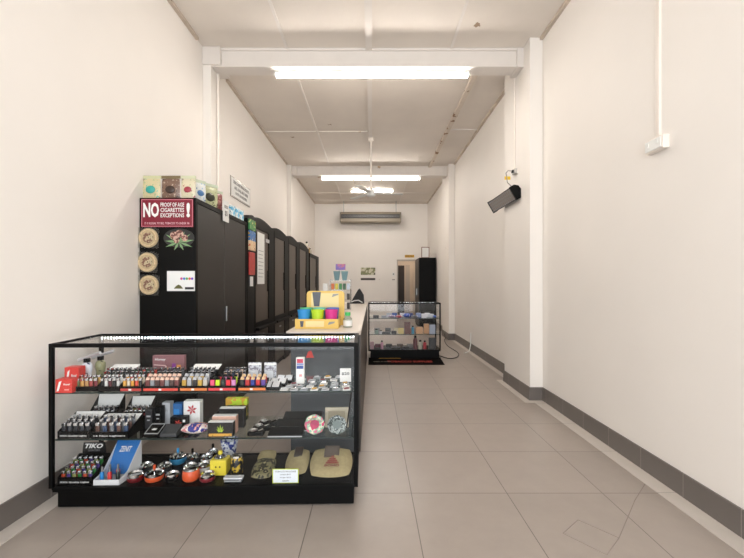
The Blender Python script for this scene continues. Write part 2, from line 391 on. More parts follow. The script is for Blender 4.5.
box(-.052, -.045, -.072, .072, -.035, .035, bev=.003).build('face_plate', WHITE, t)
for y in (-.05, .035): box(-.055, -.052, y, y+.02, -.004, .02).build('switch', WHITE, t)
box(-.02, 0, -.016, .016, .045, ZC-2.24-.03, bev=.003).build('conduit', PIPE, t)
# sign on the left wall
t = thing('wall_notice', 'white framed notice with lines of text on the left wall above the cabinets', 'sign', (XL, 5.84, 2.54))
box(0, .012, -.43, .43, 0, .29, bev=.003).build('frame', mat('notice_frame', '#9a948c', .4, .5), t)
box(.012, .014, -.41, .41, .02, .27).build('sheet', CARD, t)
for k, s in enumerate(('TOBACCO AND SMOKING PRODUCTS', 'ARE AVAILABLE HERE', 'PHOTO ID IS REQUIRED')): text(s, .7-.1*k, .045, BLK, t, (.0155, 0, .22-.075*k), R(90), bold=.0)
# back wall bits
t = thing('wall_poster', 'small landscape poster in green and brown on the back wall', 'poster', (D(368, 13.4), YB, 1.60))
box(-.25, .25, -.012, 0, 0, .25).build('sheet', patch('poster_print', ['#3a3a26', '#7d7d4a', '#c9c3a4', '#4b4229'], 7), t)
tag(box(-.25, .25, -.01, 0, 0, .07).build('wall_plaque', mat('plaque_brown', '#3b332b'), loc=(D(368, 13.4), YB, 1.42)), 'thin dark strip sign under the poster on the back wall', 'sign')
t = thing('exit_notice', 'narrow yellow sign above the rear doorway', 'sign', (D(409.5, 13.4), YB, 2.20))
box(-.16, .16, -.012, 0, 0, .09).build('plate', mat('sign_yellow', '#cf9a1c', .5), t); text('STAFF ONLY', .27, .045, colr('#4a3410'), t, (0, -.013, .045))
t = thing('light_switch', 'white switch plate with dark rocker left of the rear doorway', 'switch', (D(393.5, 13.4), YB, 1.56))
box(-.04, .04, -.01, 0, 0, .12, bev=.003).build('plate', WHITE, t); box(-.02, .02, -.016, -.01, .045, .085).build('rocker', colr('#2a2a2a'), t)
tag(box(-.05, .05, -.012, 0, 0, .03, bev=.003).build('socket_plate', colr('#8d857c'), loc=(D(393.5, 13.4), YB, 1.42)), 'small grey plate just under the light switch', 'switch')

# ------------------------------------------------------------------ near tall cabinet
CX = -1.50
c = thing('storage_cabinet', 'tall brown-black metal cabinet nearest the camera with signs on its side', 'cabinet', (XL+.002, 3.30, 0))
w = CX-XL; Ln = 1.35; Hc = 2.045
m = MB(); m.box(0, w-.02, 0, Ln, .0, Hc, bev=.005); m.build('carcass', CABF, c)
m = MB(); m.box(w-.02, w, 0, .035, 0, Hc).box(w-.02, w, Ln-.035, Ln, 0, Hc).box(w-.02, w, .035, Ln-.035, Hc-.04, Hc).box(w-.02, w, .035, Ln-.035, 0, .06); m.build('face_frame', CABF, c)
for y0, y1 in ((.038, .655), (.66, Ln-.038)):
    d = box(w-.018, w-.006, y0, y1, .063, Hc-.043, bev=.003).build('door', CABD, c)
    if y0 > .5:
        box(w-.006, w+.004, y0+.03, y0+.055, .93, 1.08, bev=.003).build('handle', STEEL, d)
        MB().tube([(w-.006, y0+.1, 1.0), (w+.006, y0+.1, 1.0)], .010).build('lock', CHROME, d)
# signs on cabinet end
yS = 3.30; s = yS/F
def onside(px, py, dy=.004): return Vector((D(px, yS), yS-dy, Z(py, yS)))
t = thing('warning_sign', 'red NO proof of age cigarettes sign on the near cabinet', 'sign', onside(167.3, 213, 0))
box(-.222, .222, -.003, 0, -.12, .12).build('panel', mat('sign_red', '#7d1029', .4), t)
br = MB()
for z in (-.115, .111): br.box(-.217, .217, -.0042, -.003, z, z+.004)
for x in (-.217, .213): br.box(x, x+.004, -.0042, -.003, -.111, .111)
br.build('border', colr('#d98a96'), t)
text('NO', .135, .125, WHITE, t, (-.135, -.0045, .025), bold=.035)
for k, q in enumerate(('PROOF OF AGE', 'CIGARETTES', 'EXCEPTIONS')): text(q, .2, .035, WHITE, t, (.045, -.0045, .07-.045*k), bold=.012)
text('!', .03, .125, WHITE, t, (.18, -.0045, .025), bold=.05)
text('IT IS ILLEGAL TO SELL TOBACCO TO UNDER 18s', .38, .018, colr('#f0c8cd'), t, (0, -.0045, -.088), bold=0)
wick = mat('wicker_cream', '#dcc39b', .6, noise=.12, nscale=60)
for k, (px, py, lb) in enumerate(((149, 238, 'round cream disc in clear wrap on the cabinet side, under the red sign'), (148, 262.3, 'round cream disc in clear wrap, middle one on the cabinet side'), (149.5, 285, 'round cream disc in clear wrap, lowest on the cabinet side'))):
    t = thing('wrapped_disc', lb, 'disc', onside(px, py, 0), 0, 'round wrapped discs on the near cabinet')
    MB().disc_y(0, 0, .082, -.014, -.001, 28).build('disc', wick, t)
    rm = MB(); rm.tube([(.068*math.cos(R(a)), -.016, .068*math.sin(R(a))) for a in range(0, 361, 15)], .006, 6); rm.build('rim', wick, t)
    MB().disc_y(0, .0, .045, -.016, -.0142, 24).build('label_print', patch('disc_print', ['#e8d6b4', '#8e5c4a', '#e6d3b0', '#5c4338'], 30), t)
    wv = MB(); wv.prism([(-.09, -.085), (.09, -.09), (.098, .07), (.06, .09), (-.09, .088)], -.019, -.0185, 'y'); wv.build('clear_wrap', glass('cellophane', '#f7f7f5', .05, .15), t)
t = thing('sticker', 'dark sticker of pink bud and green leaves beside the top wrapped disc', 'sticker', onside(179, 238, 0))
MB().disc_y(0, 0, .085, -.0022, 0, 24).build('backing', colr('#22201f'), t).scale = (1.55, 1, .95)
lf = MB()
for a, L in ((8, .13), (35, .12), (150, .13), (175, .12), (200, .12), (-20, .12), (60, .10), (120, .10), (-60, .08), (240, .08)):
    ca, sa = math.cos(R(a)), math.sin(R(a)); zz = -.035
    lf.prism([(0, zz), (L*.5*ca-.010*sa, zz+L*.5*sa+.010*ca), (L*ca, zz+L*sa), (L*.5*ca+.010*sa, zz+L*.5*sa-.010*ca)], -.0032, -.0022, 'y')
lf.build('leaves', colr('#7da06f'), t)
bu = MB()
for x, z, r in ((-.04, .02, .035), (.005, .035, .035), (.05, .0, .028), (-.02, -.02, .025)): bu.disc_y(x, z, r, -.0042-.0002*abs(x)*10, -.0032, 12)
bu.build('bud', patch('bud_print', ['#c08a7b', '#c9a494', '#6b4038', '#b77f70'], 45), t)
t = thing('printed_card', 'white card with coloured logo at the right edge of the cabinet side', 'card', onside(181, 281, 0))
box(-.118, .118, -.002, 0, -.085, .085).build('card', CARD, t)
mk = MB()
for i, x in enumerate((.0, .022, .044, .066, .088)): pass
for x, cc in ((.005, '#c43b8a'), (.028, '#3f77c9'), (.051, '#4aa84f'), (.074, '#d9542b'), (.095, '#6f4ac0')): MB().disc_y(x, .02, .011, -.003, -.002, 10).build('logo_dot', colr(cc), t)
MB().prism([(-.06, -.065), (.02, -.065), (.0, -.04), (-.02, -.03), (-.04, -.042)], -.003, -.002, 'y').build('logo_mound', colr('#5a5a2a'), t)
box(.035, .11, -.003, -.002, -.072, -.052).build('logo_bar', colr('#202020'), t)

# packets on the cabinet top
def packet(loc, rz, w, h, cols, label, header=None, group='packets standing on the near cabinet'):
    t = thing('packet', label, 'packet', loc, rz, group)
    MB().pillow(w*.95, h, .03, 8, rnd=.15).build('pouch', patch('pk'+cols[0]+cols[1], cols, 38, .3), t, True)
    box(-w/2, w/2, .012, .018, h, h+.025).build('header', header or colr('#cfd8c0'), t)
    MB().sphere((0, -.002, h*.45), w*.26, 1, .22, .8).build('seen_content', colr(cols[-1]), t, True)
ztop = Hc+.001
for (px, wpx, cols, lb, hd) in ((151.5, 19, ['#9fb98a', '#d3c59b', '#3fa79b'], 'clear packet with turquoise item, leftmost on the near cabinet', colr('#c9c9a0')),
        (171, 19, ['#c7b6a4', '#7c6050', '#3b2a22'], 'brown packet second from the left on the near cabinet', colr('#7a6a4a')),
        (188.5, 15, ['#b8b98f', '#d8ceb0', '#a03a46'], 'packet with dark red item, third on the near cabinet', colr('#cfd0b0'))):
    packet((D(px, 3.36), 3.345, ztop), 0, wpx*3.36/F, 20.5*3.36/F, cols, lb, hd)
def edgeY(px, X=-1.53): return -X*F/(VX-px)
for (px, wpx, cols, lb, h) in ((200.5, 7, ['#8fb8d8', '#e4e6e2', '#4f7aa8'], 'pale blue packet on the cabinet edge after the red-item packet', .17),
        (210, 9.5, ['#6b6c4a', '#c2c49a', '#3a3b2c'], 'olive green packet on the door-side edge of the cabinet', .19),
        (218.5, 5, ['#c9a3a0', '#8d4f4c', '#a97a72'], 'narrow pinkish packet behind the olive one on the cabinet', .17)):
    y0 = edgeY(px-wpx/2); y1 = edgeY(px+wpx/2)
    packet((-1.53, (y0+y1)/2, ztop), R(60), min(.2, (y1-y0)*.95), h, cols, lb)
t = thing('price_card', 'white hanging price card at the door-side top edge of the near cabinet', 'card', (CX+.006, edgeY(225, CX), Hc-.1))
box(0, .006, -.075, .075, 0, .21).build('card', CARD, t); text('SEEDS', .1, .03, colr('#777777'), t, (.007, 0, .15), R(90)); text('$5', .07, .06, colr('#4a4a4a'), t, (.007, 0, .08), R(90))
for k, px in enumerate((231.5, 236, 240.5)):
    y = edgeY(px)
    tag(box(-.04, .04, -.055, .055, 0, .115, bev=.004).build('small_carton', patch('cyan_carton', ['#3b9fd0', '#5cb9e0', '#e6f2f6', '#2f86b8'], 20), loc=(-1.55, y, ztop)),
        'cyan carton on the near cabinet, ' + ('next to the white card', 'middle of three', 'farthest of three')[k], 'carton', 'cyan cartons on the near cabinet')
# rack between the cabinets
t = thing('display_rack', 'narrow arched black rack of colourful packets between the first two tall cabinets', 'rack', (-1.52, 4.815, 0))
def arch(x0, x1, zt, rise, n=10): return [(x0, 0)]+[(x1*i/n+x0*(1-i/n), zt+rise*math.sin(math.pi*(.15+.5*i/n))) for i in range(n+1)]+[(x1, 0)]
MB().prism(arch(-.14, .14, 2.05, .12), -.28, .02, 'x').build('frame', BLK, t)
for z0, z1, cc in ((1.97, 2.10, ['#e0c02c', '#3f8a4a', '#f0e6a0']), (1.84, 1.96, ['#caa62f', '#2f6fb0', '#eadfb5']), (1.72, 1.84, ['#d04a2e', '#e8c9a0', '#b03a2a'])):
    box(.021, .045, -.12, .11, z0, z1, bev=.004).build('packet_row', patch('rk'+cc[0], cc, 22), t)
box(.021, .04, -.11, .10, 1.42, 1.70, bev=.006).build('red_pack', mat('red_pack', '#b8322c', .4, noise=.2, nscale=20), t)
box(.021, .03, -.05, .05, 1.28, 1.40).build('hang_tag', CARD, t)

# row of tall cabinets with sliding panels
ys = [(5.0, 5.98), (6.0, 7.02), (7.04, 8.05), (8.07, 9.28), (9.42, 11.0)]
cl = ['second tall black cabinet with white paper on its door', 'third tall black cabinet, beyond the papered one', 'fourth tall black cabinet in the left row', 'fifth tall black cabinet, next to last in the left row', 'last and farthest tall black cabinet in the left row']
for i, (y0, y1) in enumerate(ys):
    L = y1-y0; c = thing('tall_cabinet', cl[i], 'cabinet', (XL+.10, y0, 0), 0, 'tall black cabinets along the left wall'); W = -1.51-(XL+.10)
    zt = 2.13 if i < 4 else 2.05
    m = MB(); m.box(0, W-.03, 0, L, .0, zt); m.build('carcass', CABF, c)
    n = 10; top = [(0, zt)]+[(L*k/n, zt+.03+.05*math.sin(math.pi*(k/n)**.8)) for k in range(n+1)]+[(L, zt)]
    if i < 4: MB().prism(top, 0, W-.03, 'x').build('curved_top', BLACK, c)
    m = MB(); m.box(W-.03, W, 0, .05, 0, zt).box(W-.03, W, L*.70, L, 0, zt).box(W-.03, W, .05, L*.70, zt-.09, zt).box(W-.03, W, .05, L*.70, .74, .80)
    m.build('face_frame', BLACK, c)
    d = box(W-.029, W-.012, .052, L*.70-.002, .802, zt-.092).build('sliding_panel', mat('panel_taupe', '#564b43', .45, noise=.05, nscale=4), c)
    box(W-.012, W-.004, L*.64, L*.66, 1.2, 1.5).build('handle', BLK, d)
    box(W-.029, W+.05, .03, L-.02, .70, .735, bev=.004).build('ledge', CABF, c)
    b = box(W-.029, W-.01, .052, L*.70-.002, .08, .695).build('lower_door', mat('panel_low', '#4a4038', .5), c)
    box(W-.01, W, L*.35, L*.45, .60, .62).build('handle', STEEL, b)
t = thing('paper_notice', 'long white paper stuck on the papered second cabinet', 'paper', (-1.509, edgeY(260.5, -1.51), 0))
py_ = edgeY(260.5, -1.51)
box(0, .003, -.15, .18, Z(284, py_), Z(233, py_)).build('sheet', CARD, t)
for k in range(8): box(.003, .0035, -.11, .13-.02*(k % 3), 1.75-.05*k, 1.757-.05*k).build('printed_line', colr('#8a8a8a'), t)
tag(box(0, .004, -.09, .09, 0, .05).build('small_sticker', SILVER, loc=(-1.509, 5.60, 1.90)), 'small grey sticker at the top of the papered second cabinet', 'sticker')
for k, (yy, hh, cc, lb) in enumerate(((9.45, .28, '#e2d8c8', 'cream bottle on top of the last tall cabinet'), (9.6, .22, '#a8843c', 'gold jar on top of the last tall cabinet'), (9.95, .16, '#c9c2b4', 'pale jar farthest along the last tall cabinet'))):
    t = thing('storage_bottle', lb, 'bottle', (-1.60, yy+.05, 2.051))
    MB().lathe([(.045, 0), (.05, .01), (.05, hh*.65), (.02, hh*.8), (.02, hh*.88)]).build('body', colr(cc), t, True); MB().lathe([(.024, hh*.88), (.024, hh)]).build('cap', BLK, t)

# rear right cabinet + frame
c = thing('stationery_cabinet', 'tall black steel cabinet standing by the doorway at the back right', 'cabinet', (1.38, 11.46, 0))
MB().box(.02, .51, 0, .98, 0, 2.07, bev=.006).build('carcass', BLACK, c)
for y0, y1 in ((.02, .485), (.49, .96)):
    d = box(0, .018, y0, y1, .06, 2.04, bev=.003).build('door', mat('rear_cab_door', '#25211f', .4), c); box(-.02, 0, (y1-.05 if y0 < .1 else y0+.03), (y1-.03 if y0 < .1 else y0+.05), .95, 1.15).build('handle', STEEL, d)
t = thing('picture_frame', 'brown picture frame on top of the rear black cabinet', 'picture frame', (1.60, 11.62, 2.071))
m = MB(); m.box(-.12, .12, 0, .02, 0, .02).box(-.12, .12, 0, .02, .31, .33).box(-.12, -.10, 0, .02, .02, .31).box(.10, .12, 0, .02, .02, .31); m.build('frame', colr('#7b4c3a'), t)
box(-.10, .10, .008, .014, .02, .31).build('print', CARD, t); MB().prism([(.02, .0), (.12, 0), (.02, .25)], -.01, .01, 'x').build('stand', BLK, t)

# ------------------------------------------------------------------ serving counter
KX0, KX1, KY0, KY1, KZ = -.655, -.088, 2.93, 7.4, .95
c = thing('serving_counter', 'long white-topped serving counter with dark panelled sides', 'counter', (0, 0, 0))
tp = MB().prism([(KX0, KY1), (KX0, KY0+.03), (KX0+.03, KY0), (KX1-.07, KY0), (KX1-.03, KY0+.02), (KX1, KY0+.08), (KX1, KY1)], KZ-.03, KZ, 'z')
tp.build('worktop', mat('worktop_white', '#e0d6cb', .35), c)
box(KX0+.03, KX1-.012, KY0+.06, KY1-.02, .0, KZ-.031).build('carcass', mat('counter_grey', '#474c50', .5), c)
sidem = mat('counter_side_taupe', '#3d3530', .45, noise=.08, nscale=5)
for k in range(5): y0 = KY0+.06+k*.87; box(KX1-.011, KX1-.001, y0, min(y0+.865, KY1-.02), .02, KZ-.032).build('side_panel', sidem, c)
tag(MB().prism([(-.03, 0), (.03, 0), (.01, .055), (-.015, .045)], -.004, 0, 'y').build('counter_sticker', colr('#d2403a'), loc=(D(310, 2.99), KY0+.058, .745)), 'little red sticker on the end of the serving counter seen through the case', 'sticker')
zt = KZ+.001
# yellow carton with coloured cups
sx = 3.12/F
t = thing('cup_display_box', 'yellow open display box with pictured lid on the counter end', 'box', (D(316.5, 3.12), 3.13, zt), 0)
YEL = mat('carton_yellow', '#e3bd62', .5); W2 = .175
m = MB(); m.box(-W2, W2, 0, .004, 0, .078).box(-W2, W2, .26, .264, 0, .10).box(-W2, -W2+.004, .004, .26, 0, .078).box(W2-.004, W2, .004, .26, 0, .078).box(-W2+.004, W2-.004, .004, .26, 0, .006); m.build('tray', YEL, t)
m = MB(); m.prism([(-W2+.05, 0), (W2+.03, 0), (W2+.03, .275), (W2+.022, .292), (W2+.005, .30), (-W2+.075, .30), (-W2+.058, .292), (-W2+.05, .275)], .264, .27, 'y'); m.build('lid', YEL, t)
box(-W2+.09, W2-.02, .2625, .264, .155, .28).build('lid_print', mat('print_cream', '#ead59a', .5), t)
MB().prism([(-.075, .29), (0, .29), (-.014, .165), (-.061, .165)], .2605, .2625, 'y').build('cup_picture', colr('#4b4d57'), t)
MB().prism([(.095, .245), (.15, .265), (.155, .275), (.105, .272)], .2605, .2625, 'y').build('lid_logo', colr('#8f8f8b'), t)
MB().prism([(-.135, .062), (-.105, .062), (-.11, .015), (-.13, .015)], -.0015, 0, 'y').build('cup_picture', colr('#4b4d57'), t)
box(-.09, .06, -.001, 0, .015, .062).build('front_print', mat('print_cream', '#ead59a', .5), t)
MB().prism([(.09, .03), (.14, .045), (.15, .058), (.10, .055)], -.0015, 0, 'y').build('front_logo', colr('#8f8f8b'), t)
for r, row in enumerate((('#2f8fd0', '#b9dc2b', '#cf2f86'), ('#67c98f', '#7fd0b8', '#5b78c4'))):
    for k, cc in enumerate(row):
        nm = (('blue', 'lime green', 'magenta'), ('pale green', 'aqua', 'indigo'))[r][k]
        cup = thing('silicone_cup', '%s ribbed cup in the %s row of the yellow box' % (nm, ('front', 'rear')[r]), 'cup', (D(316.5, 3.12)-.112+.112*k, 3.19+.11*r, zt+.008), 0, 'coloured cups in the yellow box')
        mm = mat('cup'+cc, cc, .5)
        pr = [(.040, .0)]+[(.041+.010*j/9+(.0012 if j % 2 else 0), .008+.013*j) for j in range(10)]+[(.054, .135+.01*r), (.054, .142+.01*r), (.048, .142+.01*r), (.038, .01)]
        MB().lathe(pr, 24).build('cup_wall', mm, cup, True)
for px, py, r, h, cap, lb in ((347.5, 327.5, .038, .115, '#3fb55a', 'clear bottle with green cap beside the yellow box'), (341.5, 325, .028, .13, '#cfd4d2', 'slim clear bottle with pale cap behind the green-capped one')):
    p = P(px, py, zt); t = thing('dropper_bottle', lb, 'bottle', (min(p.x, KX1-.06), p.y+.03, zt))
    MB().lathe([(r, 0), (r, h*.6), (r*.5, h*.8), (r*.5, h*.84)]).build('body', glass('bottle_plastic', '#dfe8e2', .12, .1), t, True)
    MB().lathe([(r*.62, h*.84), (r*.62, h*1.08)]).build('cap', colr(cap), t); MB().lathe([(r*1.01, h*.1), (r*1.01, h*.5)]).build('bottle_label', CARD, t)
# acrylic rack on the counter
p0 = Vector((D(340.5, 5.4), 5.40, zt))
t = thing('acrylic_stand', 'clear acrylic shelf stand on the middle of the counter', 'stand', p0)
m = MB()
for x in (-.15, .135): m.box(x, x+.006, 0, .16, 0, .42)
for z in (.0, .13, .27, .40): m.box(-.144, .135, .0, .16, z, z+.006)
m.build('shelves', ACR, t)
MB().tube([(-.05, .15, .40), (-.03, .15, .55)], .005).build('card_post', STEEL, t)
tag(box(-.07, .07, 0, .006, 0, .085).build('advert_card', patch('purple_card', ['#3f4f9a', '#6a4aa0', '#b05a7a', '#2f3f80'], 12), loc=(p0.x-.01, 5.54, zt+.555)), 'purple and blue card at the top of the acrylic stand', 'card')
k = 0
for z, items in ((.277, (('#cf6a2a', 'orange'), ('#d0c03a', 'yellow'), ('#3a8a4a', 'green'), ('#2a5a3a', 'dark green'), ('#c8d8ea', 'pale blue'))), (.137, (('#e5e6e8', 'white'), ('#8f4a3a', 'red brown'), ('#d0c8bc', 'cream'), ('#3a2f2a', 'dark brown'))), (.007, (('#6a4a3a', 'brown'), ('#e0dcd8', 'off-white'), ('#2c2624', 'black')))):
    n = len(items)
    for j, (cc, cn_) in enumerate(items):
        x = -.115+.22*j/(n-1)
        tag(box(-.02, .02, -.0, .05, 0, .085, bev=.003).build('small_pack', mat('pk_'+cc, cc, .4), loc=(p0.x+x, 5.45, zt+z)), '%s small pack on the %s tier of the acrylic stand' % (cn_, {.277: 'upper', .137: 'middle', .007: 'bottom'}[z]), 'pack', 'small packs in the acrylic stand')
for x, cc, a, lb in ((-.06, '#5f7f86', -8, 'left grey leaflet fanned on the acrylic stand top'), (.05, '#66888e', 10, 'right grey leaflet fanned on the acrylic stand top')):
    o = tag(MB().prism([(-.03, 0), (.03, 0), (.05, .13), (-.05, .13)], 0, .004, 'y').build('leaflet', mat('lf'+cc, cc, .5), loc=(p0.x+x, 5.50, zt+.407)), lb, 'leaflet')
t = thing('bottle_carton', 'white slim carton standing left of the acrylic stand', 'carton', (p0.x-.22, 5.47, zt))
box(-.035, .035, 0, .04, 0, .36, bev=.003).build('carton_body', CARD, t); box(-.025, .025, -.0015, 0, .1, .2).build('printed_panel', SILVER, t)
t = thing('shoulder_bag', 'black triangular bag with pale trim on the far end of the counter', 'bag', (D(357, 7.0), 6.95, zt), 0)
bm = MB(); bm.prism([(-.13, 0), (.13, 0), (.12, .15), (.05, .27), (.02, .25), (-.09, .06)], 0, .18, 'y'); bm.build('body', mat('bag_black', '#121214', .6, bump=.3, bscale=20), t)
MB().tube([(-.12, -.006, .02), (-.04, -.006, .055), (.03, -.006, .06), (.10, -.006, .02)], .008).build('trim_band', CARD, t)

# ------------------------------------------------------------------ display cases
def make_case(label, ox, oy, rz, W, Dp, H, zb, shelves, led=True, fr=.023):
    c = thing('display_case', label, 'display case', (ox, oy, 0), rz)
    m = MB()
    t = fr
    for x in (0, W-t):
        for y in (0, Dp-t): m.box(x, x+t, y, y+t, zb, H, bev=.003)
    for y in (0, Dp-t): m.box(t, W-t, y, y+t, H-t, H, bev=.003); m.box(t, W-t, y, y+t, zb-.02, zb+.005, bev=.002)
    for x in (0, W-t): m.box(x, x+t, t, Dp-t, H-t*.6, H, bev=.003); m.box(x, x+t, t, Dp-t, zb-.02, zb+.005)
    m.build('frame', BLACK, c)
    box(.02, W-.02, .02, Dp-.02, zb-.022, zb-.001).build('base_deck', BLK, c)
    box(.04, W-.025, .018, Dp-.03, .009, zb-.023, bev=.003).build('plinth', BLACK, c)
    for x in (.15, W*.5, W-.16): MB().lathe([(.018, 0), (.018, .008), (.01, .012)], 12, x, .05).build('foot', STEEL, c)
    for nm, a in (('glass_front', (t, W-t, .008, .013, zb+.005, H-t)), ('glass_top', (t, W-t, t, Dp-t, H-.012, H-.006)), ('glass_side', (.008, .013, t, Dp-t, zb+.005, H-t)), ('glass_side', (W-.013, W-.008, t, Dp-t, zb+.005, H-t))):
        box(*a).build(nm, GLS, c)
    for k in range(2): box(t+(W-2*t)*.5*k, t+(W-2*t)*.5*(k+1)-.004, Dp-.02+.007*k, Dp-.016+.007*k, zb+.005, H-t).build('sliding_glass', GLS, c)
    for z in shelves:
        s = box(.016, W-.016, .035, Dp-.035, z-.007, z).build('shelf', SHG, c)
        box(.016, W-.016, .031, .0345, z-.008, z+.001).build('shelf_edge', EDGE, s)
        for x in (.02, W-.05):
            MB().prism([(.05, z-.008), (Dp-.04, z-.008), (Dp-.04, z-.03)], x+.01, x+.016, 'x').build('bracket', BLK, s)
    if led:
        s = box(t, W-t, Dp-t-.016, Dp-t-.004, H-.028, H-.015).build('led_strip', colr('#2c2e30'), c)
        m = MB(); n = int((W-2*t)/.021)
        for k in range(n): x = t+.012+k*.021; m.box(x-.0032, x+.0032, Dp-t-.021, Dp-t-.0165, H-.026, H-.0175)
        o = m.build('diodes', mat('led_light', '#f4fbff', .4, emit=22), s)
        o['kind'] = 'stuff'
    return c
A = R(1.2); OX, OY = -1.878, 2.25; CW, CDp = 1.795, .45
S0, S1, S2 = .126, .401, .676
make_case('large black-framed glass display case full of lighters in the foreground', OX, OY, A, CW, CDp, .967, .125, (.40, .675))
ca, sa = math.cos(A), math.sin(A)
def slot(x0, x1, ly):
    r = []
    for px in (x0, x1):
        k = (px-VX)/F; r.append((k*(OY+ca*ly)-OX+sa*ly)/(ca-k*sa))
    r[0] = max(r[0], .028); r[1] = min(r[1], CW-.028)
    lx = (r[0]+r[1])/2; w = r[1]-r[0]
    return (OX+ca*lx-sa*ly, OY+sa*lx+ca*ly), w
def at(x0, x1, ly, z): (x, y), w = slot(x0, x1, ly); return (x, y, z+.0005), w

# --- lighters
LM = {}
def lighter_proto(kind, col):
    key = (kind, col)
    if key in LM: return LM[key]
    mm = mat('lt'+col, col, .35)
    if kind == 'flint':
        b = MB().prism([(.0105*math.cos(R(a))*(1), .0065*math.sin(R(a))) for a in range(0, 360, 30)], 0, .056, 'z')
        h = MB().box(-.010, .008, -.006, .006, .056, .070, bev=.002).box(.004, .010, -.004, .004, .064, .074)
        hm = CHROME
    else:
        b = MB().box(-.0125, .0125, -.008, .008, 0, .060, bev=.004)
        h = MB().prism([(-.011, .060), (.011, .060), (.011, .072), (-.006, .076)], -.006, .006, 'y')
        hm = {'slab_peach': mat('peach_cap', '#e8c3ae', .4), 'slab_dark': BLK, 'slab_silver': SILVER, 'slab_clear': mat('amber_cap', '#d9b78a', .3)}[kind]
    def me(mb, m):
        bmesh.ops.recalc_face_normals(mb.bm, faces=mb.bm.faces[:]); q = bpy.data.meshes.new('lighter'); mb.bm.to_mesh(q); mb.bm.free(); q.materials.append(m); return q
    LM[key] = (me(b, mm), me(h, hm)); return LM[key]
ORD = ['first', 'second', 'third', 'fourth', 'fifth', 'sixth', 'seventh', 'eighth', 'ninth', 'tenth']
ROW = ['front', 'second', 'third', 'fourth', 'fifth']
def lighter_tray(x0, x1, ly, z, n, rows, kinds, cols, desc, strip=None, body=BLK, rise=.014, pitch=.030, lid=None, side=False, hh=.03, cnames=None, sc=1.0, txt=None, hback=0, ins=None):
    loc, w = at(x0, x1, ly, z); dep = rows*pitch+.012
    t = thing('lighter_tray', 'black lighter tray, '+desc, 'tray', loc, A)
    m = MB(); m.box(-w/2, w/2, 0, .003, 0, hh); m.box(-w/2+.002, w/2-.002, .003, dep, 0, .002)
    hb = hh+rise*(rows-1)+.02
    if hback:
        for x in (-w/2, w/2-.002): m.prism([(.003, 0), (dep+.03, 0), (dep+.034, hback), (.003, hh)], x, x+.002, 'x')
        m.prism([(dep+.031, 0), (dep+.034, 0), (dep+.037, hback), (dep+.034, hback)], -w/2, w/2, 'x')
        MB().prism([(dep+.004, hb*.6), (dep+.029, hback-.002), (dep+.032, hback-.001), (dep+.007, hb*.6)], -w/2+.003, w/2-.003, 'x').build('back_insert', ins or CARD, t)
    else:
        for x in (-w/2, w/2-.002): m.prism([(.003, 0), (dep, 0), (dep, hb), (.003, hh)], x, x+.002, 'x')
        m.box(-w/2, w/2, dep, dep+.003, 0, hb)
    if rise:
        for r in range(1, rows): m.box(-w/2+.003, w/2-.003, .004+r*pitch, .004+(r+1)*pitch-.0005, .002, .003+rise*r)
    m.build('tray_body', body, t)
    if strip: box(-w/2+.003, w/2-.003, -.0015, 0, .002, .017).build('price_strip', mat('strip'+strip, strip, .5), t); box(-.012, .004, -.0025, -.0015, .004, .015).build('price_tag', CARD, t)
    if txt: text(txt, w*.85, .011, CARD, t, (0, -.001, hh*.4), bold=.01)
    if lid: MB().prism([(dep+.003, hb+.0), (dep+.07, hb+.020), (dep+.07, hb+.023), (dep+.003, hb+.003)], -w/2, w/2, 'x').build('open_lid', lid, t)
    pit = (w-.008)/n; kx = min(1.0, pit*.93/.025)
    for r in range(rows):
        for i in range(n):
            kind = kinds[i % len(kinds)]; cc, cnm = cols[(i+(r*2 if len(cols) > 1 and r else 0)) % len(cols)]
            mb_, mh_ = lighter_proto(kind, cc)
            lx = -w/2+.004+pit*(i+.5); lyy = .004+pitch*(r+.5); zz = .0025+(rise*r+.001 if r else 0)
            e = thing('lighter', '%s lighter, %s from left, %s row, %s' % (cnm, ORD[i], ROW[r], desc), 'lighter', (loc[0]+ca*lx-sa*lyy, loc[1]+sa*lx+ca*lyy, loc[2]+zz), A, 'lighters, '+desc)
            e.scale = (kx*sc if kx < 1 else sc, sc, sc)
            for nm, q in (('body', mb_), ('cap', mh_)):
                o = bpy.data.objects.new(nm, q); COL.objects.link(o); o.parent = e
SM = ('#474b50', 'grey'); DK = ('#1c1d20', 'black')
F_ = ['flint']
lighter_tray(72.5, 96.5, .045, S2, 5, 2, F_, [('#5f6b45', 'olive'), ('#c79a55', 'amber'), ('#b98d5a', 'tan'), ('#a34a45', 'red'), ('#7a2f35', 'dark red')], 'tray beside the red cartons', None)
lighter_tray(97.5, 119, .045, S2, 5, 2, F_, [DK, ('#d8d8d4', 'white'), ('#5a2a30', 'maroon'), DK, ('#c7c7c4', 'pale grey')], 'second tray right of red cartons', None)
lighter_tray(120, 141.5, .045, S2, 5, 2, F_, [('#d8a24c', 'orange yellow'), ('#cfc3ae', 'cream'), ('#d99b3c', 'amber'), ('#d2503c', 'red'), DK], 'tray before the long red strip', '#b43a35')
lighter_tray(143, 178.5, .045, S2, 7, 2, ['slab_peach'], [('#6e3b3a', 'maroon'), ('#83878b', 'grey'), ('#4a3330', 'brown')], 'tray with long red strip', '#d64a3c')
lighter_tray(179.5, 207.5, .045, S2, 5, 2, ['slab_silver'], [('#b9953f', 'gold'), ('#a5a8ab', 'silver'), ('#3c3a38', 'dark'), ('#c6a24a', 'gold'), ('#bfb8ab', 'pale silver')], 'tray with gold and silver lighters', '#d97a3c')
lighter_tray(208, 236, .045, S2, 5, 2, ['slab_dark'], [('#ee5a7c', 'pink'), ('#c8e32f', 'lime'), ('#20302a', 'black'), ('#e0303c', 'red'), ('#cf86b8', 'lilac')], 'tray with pink and lime lighters', '#d84346', rise=.01)
